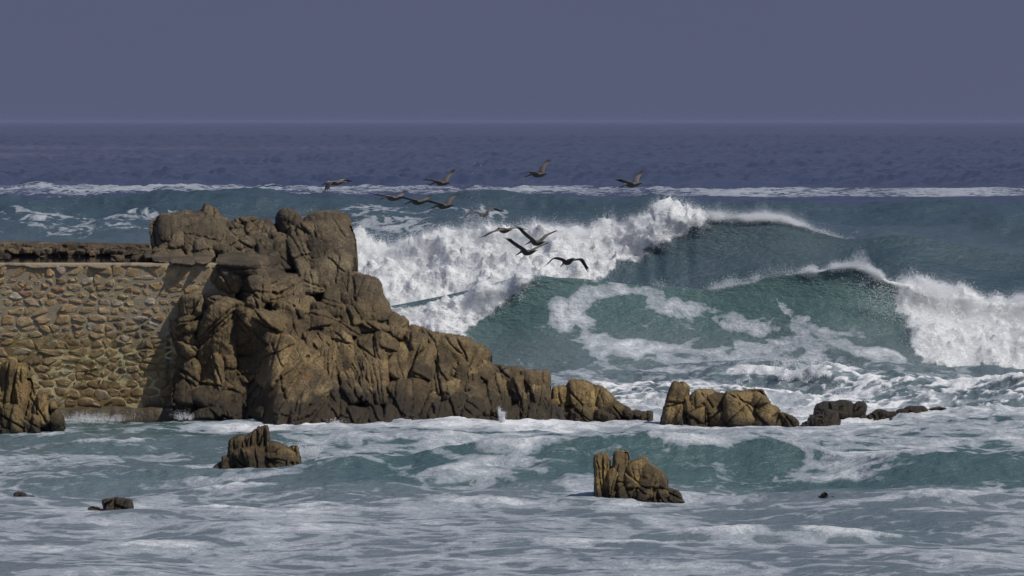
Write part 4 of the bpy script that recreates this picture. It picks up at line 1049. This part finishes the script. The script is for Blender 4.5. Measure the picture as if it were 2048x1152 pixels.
# ------------------------------------------------------------------ stone wall
WY = 137.0
ZT = PZ(527, WY)
def build_wall():
    XL, XR = PX(-45, WY), PX(462, WY)
    ZB = 0.28
    root = empty('stone_wall', ((XL + XR) / 2, WY, 0.0))
    tag(root, 'tan rubble stone sea wall with pale mortar joints and dark seepage stains', 'wall')
    ox, oy = root.location.x, root.location.y
    # mortar body (slightly uneven face)
    nx, nz = 120, 70
    gx = np.linspace(XL, XR + 0.1, nx); gz = np.linspace(-0.6, ZT, nz)
    Xg, Zg = np.meshgrid(gx, gz, indexing='ij')
    Yg = WY - 0.004 + 0.03 * fbm(Xg * 2.0, Zg * 2.0, 1.0, 5, 0.6)
    Vf = np.stack([Xg - ox, Yg - oy, Zg], -1)
    Vb = Vf.copy(); Vb[..., 1] = 0.8
    Zt = Vf[:, -1, :]
    idx = np.arange(nx * nz).reshape(nx, nz)
    F = [np.stack([idx[:-1, :-1], idx[1:, :-1], idx[1:, 1:], idx[:-1, 1:]], -1).reshape(-1, 4)]
    V = [Vf.reshape(-1, 3)]
    tb = Vf[:, -1, :].copy(); tb[:, 1] = 0.8
    n0 = nx * nz
    V.append(tb); ti = np.arange(nx) + n0
    F.append(np.stack([idx[:-1, -1], idx[1:, -1], ti[1:], ti[:-1]], -1))
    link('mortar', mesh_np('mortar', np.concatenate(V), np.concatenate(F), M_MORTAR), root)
    # stones: jittered courses, Voronoi cells shrunk by the joint
    rg = np.random.default_rng(5)
    seeds = []
    zrow = ZB + 0.12; r = 0
    while zrow < ZT - 0.10:
        hrow = rg.uniform(0.13, 0.24)
        x = XL - rg.uniform(0, 0.3)
        while x < XR + 0.2:
            w = rg.choice([rg.uniform(0.14, 0.22), rg.uniform(0.22, 0.38), rg.uniform(0.38, 0.60)], p=[.28, .50, .22])
            if rg.random() > 0.05: seeds.append((x + w / 2 + rg.normal(0, 0.03), zrow + hrow / 2 - 0.1 + rg.normal(0, 0.05), w))
            x += w
        zrow += hrow; r += 1
    S = np.array(seeds)
    ax = 1.0; az = 1.85       # cells are wider than tall
    stones = []
    for i in range(len(S)):
        cx, cz, cw = S[i]
        if cx > XR: continue
        d = np.hypot((S[:, 0] - cx), (S[:, 1] - cz) * az); nb = np.argsort(d)[1:22]
        poly = [(cx - .6, cz - .35), (cx + .6, cz - .35), (cx + .6, cz + .35), (cx - .6, cz + .35)]
        gap = (0.016 + 0.030 * rg.random()) if cz > 1.9 else (0.008 + 0.022 * rg.random())
        def clip(poly, nx_, nz_, c):
            out = []
            for k in range(len(poly)):
                a, b = poly[k], poly[(k + 1) % len(poly)]
                da, db = a[0] * nx_ + a[1] * nz_ - c, b[0] * nx_ + b[1] * nz_ - c
                if da <= 0: out.append(a)
                if (da < 0) != (db < 0):
                    t = da / (da - db); out.append((a[0] + t * (b[0] - a[0]), a[1] + t * (b[1] - a[1])))
            return out
        for j in nb:
            mx, mz = (S[j, 0] - cx), (S[j, 1] - cz) * az * az
            l = math.hypot(mx, mz)
            # bisector in the stretched metric
            mid_ = ((S[j, 0] + cx) / 2, (S[j, 1] + cz) / 2)
            nxx, nzz = mx / l + rg.normal(0, .10), mz / l + rg.normal(0, .10)
            poly = clip(poly, nxx, nzz, mid_[0] * nxx + mid_[1] * nzz - gap)
            if len(poly) < 3: break
        if len(poly) < 3: continue
        poly = clip(poly, 0, 1, ZT - 0.05); 
        if len(poly) < 3: continue
        poly = clip(poly, 0, -1, -(ZB + 0.01))
        if len(poly) < 3: continue
        A = np.array(poly)
        if np.ptp(A[:, 0]) < 0.09 or np.ptp(A[:, 1]) < 0.06: continue
        # soften the corners
        B = []
        for k in range(len(A)):
            a, b = A[k], A[(k + 1) % len(A)]
            f = rg.uniform(0.08, 0.26)
            B += [a * (1 - f) + b * f, a * f + b * (1 - f)]
        B = np.array(B)
        B = np.array([B[k] for k in range(len(B)) if np.hypot(*(B[k] - B[k - 1])) > 0.012])
        if len(B) < 5: continue
        m = len(B); c0 = B.mean(0)
        Bj = B + rg.normal(0, 0.011, B.shape)
        pr = rg.uniform(0.008, 0.030)
        tx, tz = rg.normal(0, 0.06), rg.normal(0, 0.08)
        rings = [(1.0, 0.10), (1.0, -pr * 0.25), (0.93, -pr * 0.80), (0.66, -pr * 1.02)]
        V = []
        for sc, yo in rings:
            q = c0 + (Bj - c0) * sc
            yy = np.full(m, yo) + ((q[:, 0] - c0[0]) * tx + (q[:, 1] - c0[1]) * tz) * (yo < 0) + (rg.normal(0, 0.006, m) if yo < 0 else 0)
            V.append(np.stack([q[:, 0] - c0[0], yy, q[:, 1] - c0[1]], 1))
        V.append(np.array([[0, -pr * rg.uniform(0.95, 1.2), 0]]))
        V = np.concatenate(V)
        Fq = []
        for a in range(3):
            for k in range(m):
                k2 = (k + 1) % m
                Fq += [(a * m + k, a * m + k2, (a + 1) * m + k2), (a * m + k, (a + 1) * m + k2, (a + 1) * m + k)]
        for k in range(m):
            Fq.append((3 * m + k, 3 * m + (k + 1) % m, 4 * m))
        me = mesh_np('stone', V, np.array(Fq), M_STONE)
        stones.append((np.ptp(A[:, 0]) * np.ptp(A[:, 1]), me, (c0[0] - ox, 0.0, c0[1])))
    stones.sort(key=lambda t_: -t_[0])
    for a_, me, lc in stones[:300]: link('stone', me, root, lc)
    if len(stones) > 300:
        bm = bmesh.new()
        for a_, me, lc in stones[300:]:
            n_ = len(bm.verts); bm.from_mesh(me); bm.verts.ensure_lookup_table()
            bmesh.ops.translate(bm, vec=lc, verts=bm.verts[n_:])
        for f in bm.faces: f.smooth = True
        me = bpy.data.meshes.new('small_stones'); bm.to_mesh(me); bm.free(); me.materials.append(M_STONE)
        o = link('small_stones', me, root); o['kind'] = 'stuff'
    # coping strip and wet footing
    def strip(name, x0, x1, y0, y1, z0, z1, mat, rough):
        n = 90
        xs = np.linspace(x0, x1, n); prof = [(y1, z0), (y0, z0), (y0 - 0.01, z1 - 0.05), (y0 + 0.05, z1), (y1, z1)]
        V = np.array([[(x - ox, y - oy, zz) for (y, zz) in prof] for x in xs], float)
        V[..., 1] += rough * fbm(V[..., 0] * 2.4, V[..., 1], V[..., 2] * 2.4 + 3, 4)
        V[..., 2] += rough * 1.3 * fbm(V[..., 0] * 2.0 + 9, V[..., 1], V[..., 2] + 7, 4)
        k = len(prof); idx = np.arange(n * k).reshape(n, k)
        F = np.stack([idx[:-1, :-1], idx[:-1, 1:], idx[1:, 1:], idx[1:, :-1]], -1).reshape(-1, 4)
        link(name, mesh_np(name, V.reshape(-1, 3), F, mat), root)
    strip('coping', XL, PX(446, WY), WY - 0.04, WY + 0.55, ZT - 0.09, ZT - 0.01, M_TERR, 0.11)
    strip('footing', PX(60, WY), PX(430, WY), WY - 0.75, WY + 0.2, -0.6, 0.27, M_FOOT, 0.10)
    # drain pipe
    bm = bmesh.new()
    for rr, y in ((0.045, -0.12),):
        r = bmesh.ops.create_cone(bm, cap_ends=False, segments=20, radius1=0.055, radius2=0.055, depth=0.3)
        r2 = bmesh.ops.create_cone(bm, cap_ends=False, segments=20, radius1=0.042, radius2=0.042, depth=0.3)
        t1 = sorted([v for v in r['verts'] if v.co.z > 0], key=lambda v: math.atan2(v.co.y, v.co.x))
        t2 = sorted([v for v in r2['verts'] if v.co.z > 0], key=lambda v: math.atan2(v.co.y, v.co.x))
        for k in range(20): bm.faces.new((t1[k], t1[(k + 1) % 20], t2[(k + 1) % 20], t2[k]))
        bmesh.ops.contextual_create(bm, geom=[v for v in r2['verts'] if v.co.z < 0])
    me = bpy.data.meshes.new('drain_pipe'); bm.to_mesh(me); bm.free(); me.materials.append(mat_sand('drain_black', (0.01, 0.01, 0.01), (0.02, 0.02, 0.02)))
    o = link('drain_pipe', me, root, (PX(57, WY) - ox, -0.02, PZ(737, WY)), (math.radians(90), 0, 0))
build_wall()

# ------------------------------------------------------------------ terrace behind the wall, its pool and the low rock kerb
def build_terrace():
    x0, x1 = PX(-200, 142), PX(470, 142)
    nx, ny = 110, 50
    Xg, Yg = np.meshgrid(np.linspace(x0, x1, nx), np.linspace(WY + 0.5, 149.5, ny), indexing='ij')
    pool = np.exp(-(((Yg - 142.4) / 3.6) ** 4)) * sm(PX(300, 142), PX(230, 142), Xg)
    Zg = ZT - 0.02 + 0.03 * fbm(Xg * 1.2, Yg * 0.8, 4.0, 4) - 0.12 * pool
    Zg[:, -1] = -1.0
    idx = np.arange(nx * ny).reshape(nx, ny)
    F = np.stack([idx[:-1, :-1], idx[1:, :-1], idx[1:, 1:], idx[:-1, 1:]], -1).reshape(-1, 4)
    o = link('terrace_ground', mesh_np('terrace_ground', np.stack([Xg, Yg, Zg], -1).reshape(-1, 3), F, M_TERR)); tag(o, kind='structure')
    V = np.array([(x0, 138.0, ZT - 0.05), (PX(330, 142), 138.0, ZT - 0.05), (PX(330, 142), 146.5, ZT - 0.05), (x0, 146.5, ZT - 0.05)])
    o = link('terrace_pool', mesh_np('terrace_pool', V, np.array([(0, 1, 2, 3)]), M_PUDDLE, False)); tag(o, 'still dark rain pool on the terrace behind the wall', 'pool', kind='structure')
    # kerb
    root = empty('rock_kerb', (PX(140, 147), 147.0, ZT))
    tag(root, 'low eroded brown rock kerb behind the terrace pool', 'rock kerb')
    rg = np.random.default_rng(8)
    n, k = 420, 22
    xs = np.linspace(PX(-220, 147), PX(345, 147), n)
    a = np.linspace(0, math.pi, k)
    Xg = np.repeat(xs[:, None], k, 1)
    prof_y = -0.75 * np.sign(np.cos(a)) * np.abs(np.cos(a)) ** 0.35
    prof_z = 0.40 * np.abs(np.sin(a)) ** 0.35
    Yg = 147.2 + np.repeat(prof_y[None, :], n, 0); Zg = ZT - 0.10 + np.repeat(prof_z[None, :], n, 0)
    h = 1 + 0.16 * fbm(xs * 0.9, xs * 0 + 2.0, None, 4) - 0.10 * sm(PX(120, 147), PX(320, 147), xs)
    Zg = ZT - 0.10 + (Zg - ZT + 0.10) * h[:, None]
    rough = fbm(Xg * 2.6, Yg * 2.6, Zg * 5.0, 5, 0.6)
    Yg = Yg + 0.30 * rough * (np.repeat(np.sin(a)[None, :], n, 0) * 0.7 + 0.3); Zg = Zg + 0.05 * rough * np.repeat(np.sin(a)[None, :], n, 0)
    idx = np.arange(n * k).reshape(n, k)
    F = np.stack([idx[:-1, :-1], idx[1:, :-1], idx[1:, 1:], idx[:-1, 1:]], -1).reshape(-1, 4)
    link('ledge', mesh_np('ledge', np.stack([Xg - root.location.x, Yg - 147.0, Zg - ZT], -1).reshape(-1, 3), F, M_LEDGE), root)
    for i in range(26):
        px = -60 + i * 15.5 + rg.uniform(-5, 5)
        boulder(root, px, 505 + rg.uniform(-4, 3), rg.uniform(14, 34), rg.uniform(8, 16), rg.uniform(-6, 6), 'b', 146.1 + rg.uniform(-.2, .2), M_LEDGE)
    # loose stones in the pool
    for lab, px, py, w, h in (('lone tan stone in the pool, just left of the boulders', 236, 517, 22, 12), ('tan stone at the left end of the pool', 4, 514, 26, 12), ('brown stone where the pool meets the boulders', 286, 517, 40, 16)):
        Y = 139.5
        r2 = empty('pool_stone', (PX(px, Y), Y, ZT)); tag(r2, lab, 'stone')
        boulder(r2, px, py, w, h, 0, 'r', Y, M_LEDGE); boulder(r2, px - w * 0.42, py + 3, w * 0.5, h * 0.6, 0, 'r', Y, M_LEDGE)
build_terrace()

# ------------------------------------------------------------------ pelicans
def pelican(label, px, py, Y, yaw, bank, pitch, wl, wr, pale=False, scale=0.90):
    """wl / wr: (inner lift deg, outer lift deg, inner sweep, outer sweep) for the left and right wing.
    local axes: +X ahead, +Y left, +Z up; one continuous mesh."""
    bm = bmesh.new()
    st = [(-.56, .02, .075, .012), (-.50, .02, .085, .02), (-.40, .015, .075, .04), (-.28, .0, .09, .075), (-.15, -.005, .115, .10), (-.05, -.005, .128, .115), (.05, 0, .13, .118), (.14, .005, .12, .11), (.22, .015, .10, .095),
          (.28, .035, .075, .075), (.33, .065, .055, .06), (.37, .085, .052, .058), (.42, .085, .052, .052), (.46, .07, .042, .044), (.50, .05, .024, .034), (.60, .025, .018, .030), (.72, .0, .014, .022), (.82, -.018, .010, .010)]
    K = 12; rings = []
    for (x, zc, ry, rz) in st:
        rings.append([bm.verts.new((x, ry * math.cos(math.radians(30 * j + 15)), zc + rz * math.sin(math.radians(30 * j + 15)))) for j in range(K)])
    i0, i1 = 4, 8                      # shoulder opening between these stations
    for i in range(len(st) - 1):
        for j in range(K):
            if i0 <= i < i1 and j in (11, 5): continue
            bm.faces.new((rings[i][j], rings[i][(j + 1) % K], rings[i + 1][(j + 1) % K], rings[i + 1][j]))
    bm.faces.new(rings[0]); bm.faces.new(list(reversed(rings[-1])))
    span = [(0.10, 0, .98, .050), (0.24, 0, 1.04, .040), (0.40, 0, 1.0, .034), (0.50, 1, .96, .030), (0.64, 1, .90, .024), (0.80, 1, .74, .018)]
    for side, (li, lo, si, so) in ((1, wl), (-1, wr)):
        jt, jb = (0, 11) if side == 1 else (5, 6)
        up = [rings[i][jt] for i in range(i0, i1 + 1)]; lowr = [rings[i][jb] for i in range(i0, i1 + 1)]
        # joint positions
        def joint(s):
            inner = min(s, 0.45); outer = max(0, s - 0.45)
            a, b = math.radians(li), math.radians(lo)
            y = inner * math.cos(a) + outer * math.cos(b); z = inner * math.sin(a) + outer * math.sin(b)
            x = inner * si + outer * so
            return Vector((x, side * (0.11 + y), 0.045 + z)), (a if s < 0.45 else b)
        pu, pl_ = up, lowr
        chord = 0.33
        for s, seg, c, th in span:
            p, a = joint(s)
            nu, nl = [], []
            for k in range(5):
                t = k / 4.0
                x = p.x + (t - 0.62) * chord * c
                camb = 0.028 * math.sin(math.pi * t) * c
                hth = th * 0.5 * (0.35 + 0.65 * math.sin(math.pi * min(1, 0.15 + t * 0.85)))
                nz = Vector((0, -side * math.sin(a), math.cos(a)))
                nu.append(bm.verts.new(Vector((x, p.y, p.z)) + nz * (camb + hth)))
                nl.append(bm.verts.new(Vector((x, p.y, p.z)) + nz * (camb - hth)))
            for k in range(4):
                bm.faces.new((pu[k], pu[k + 1], nu[k + 1], nu[k])); bm.faces.new((pl_[k], nl[k], nl[k + 1], pl_[k + 1]))
            bm.faces.new((pu[0], nu[0], nl[0], pl_[0])); bm.faces.new((pu[4], pl_[4], nl[4], nu[4]))
            pu, pl_ = nu, nl
        # flight feather fingers grow out of the last chord segments
        p, a = joint(0.80); b = math.radians(lo)
        for k in range(4):
            ln = (0.15, 0.22, 0.27, 0.28)[k]; spread = (-0.10, -0.05, 0.0, 0.045)[k]
            q = [pu[k], pu[k + 1], pl_[k + 1], pl_[k]]
            c = sum((v.co for v in q), Vector()) / 4
            d = Vector((spread + so * ln * 0.9, side * math.cos(b) * ln, math.sin(b) * ln))
            nv = []
            for v in q:
                o_ = v.co - c; nv.append(bm.verts.new(c + d + Vector((o_.x * 0.42, o_.y * 0.5, o_.z * 0.5))))
            for e in range(4): bm.faces.new((q[e], q[(e + 1) % 4], nv[(e + 1) % 4], nv[e]))
            bm.faces.new(nv)
    bmesh.ops.recalc_face_normals(bm, faces=bm.faces)
    for f in bm.faces: f.smooth = True
    me = bpy.data.meshes.new('pelican'); bm.to_mesh(me); bm.free(); me.materials.append(M_BIRD_PALE if pale else M_BIRD)
    o = link('pelican', me, None, (PX(px, Y), Y, PZ(py, Y)))
    o.rotation_mode = 'XYZ'
    o.rotation_euler = Euler((math.radians(bank), math.radians(-pitch), math.radians(yaw)), 'XYZ')
    o.scale = (scale,) * 3
    md = o.modifiers.new('smooth', 'SUBSURF'); md.levels = 1; md.render_levels = 1
    tag(o, label, 'pelican', 'pelicans gliding over the breakers')
    return o
# yaw 180 = flying to the left, 90 = flying straight away
B = [
 ('pale grey pelican farthest left, wings drooping, over the drift line', 672, 366, 232, 150, -8, -6, (12, -46, .1, .0), (4, -22, .0, -.3), True),
 ('dark pelican with its right wing raised, second of the upper birds from the left', 884, 367, 230, 140, 0, -4, (12, 4, .2, .0), (38, 36, .2, -.2), False),
 ('topmost dark pelican with its right wing raised steeply', 1077, 350, 230, 142, 0, -6, (14, -8, .2, .1), (50, 36, .1, -.2), False),
 ('rightmost pelican with a pale head and right wing raised', 1266, 370, 226, 145, 0, -10, (14, 12, .2, .0), (40, 34, .2, -.2), True),
 ('pale-headed pelican leading the lower line on the left', 786, 397, 224, 142, 14, -2, (-8, -6, .2, .1), (28, 40, .2, .0), True),
 ('brown pelican second in the lower line, right wing raised aslant', 836, 405, 222, 140, 10, -4, (2, 2, .2, .1), (26, 30, .2, .0), False),
 ('brown pelican third in the lower line, right wing raised high', 888, 413, 221, 142, 8, -6, (6, 4, .2, .1), (48, 32, .1, -.2), False),
 ('brown pelican with both wings bent down, just above the white breaker', 966, 430, 219, 118, 0, -4, (18, -40, .1, .1), (36, -22, .1, .0), False),
 ('pelican with level outspread wings, upper left of the trio over white foam', 1008, 461, 203, 122, 0, -2, (-14, -24, .2, .0), (6, -8, .1, .0), False),
 ('pelican with wings held in a high V, upper right of the trio over white foam', 1074, 486, 201, 126, -4, -4, (40, 48, .1, .1), (30, 14, .1, .0), False),
 ('pelican with wings in a V, lower of the trio over white foam', 1056, 505, 197, 128, -4, -8, (36, 40, .1, .1), (16, 12, .1, .0), False),
 ('lowest pelican gliding with drooping wingtips, below the trio', 1136, 524, 193, 112, 4, -14, (12, -44, .1, .0), (14, -58, .1, .0), False),
]
for b_ in B: pelican(*b_)

# ------------------------------------------------------------------ sea haze
def build_haze():
    t = NT('sea_haze')
    v = t.n.new('ShaderNodeVolumePrincipled')
    v.inputs['Color'].default_value = (0.34, 0.39, 0.60, 1)
    v.inputs['Density'].default_value = 0.00005
    v.inputs['Anisotropy'].default_value = 0.0
    t.l.new(v.outputs[0], t.out.inputs['Volume'])
    bm = bmesh.new(); bmesh.ops.create_cube(bm, size=1.0)
    me = bpy.data.meshes.new('haze'); bm.to_mesh(me); bm.free(); me.materials.append(t.m)
    o = link('haze', me, None, (0, 37000.0, 6.0)); o.scale = (80000.0, 78000.0, 18.0)
    tag(o, 'thin blue haze lying over the sea', 'haze', kind='stuff')
build_haze()
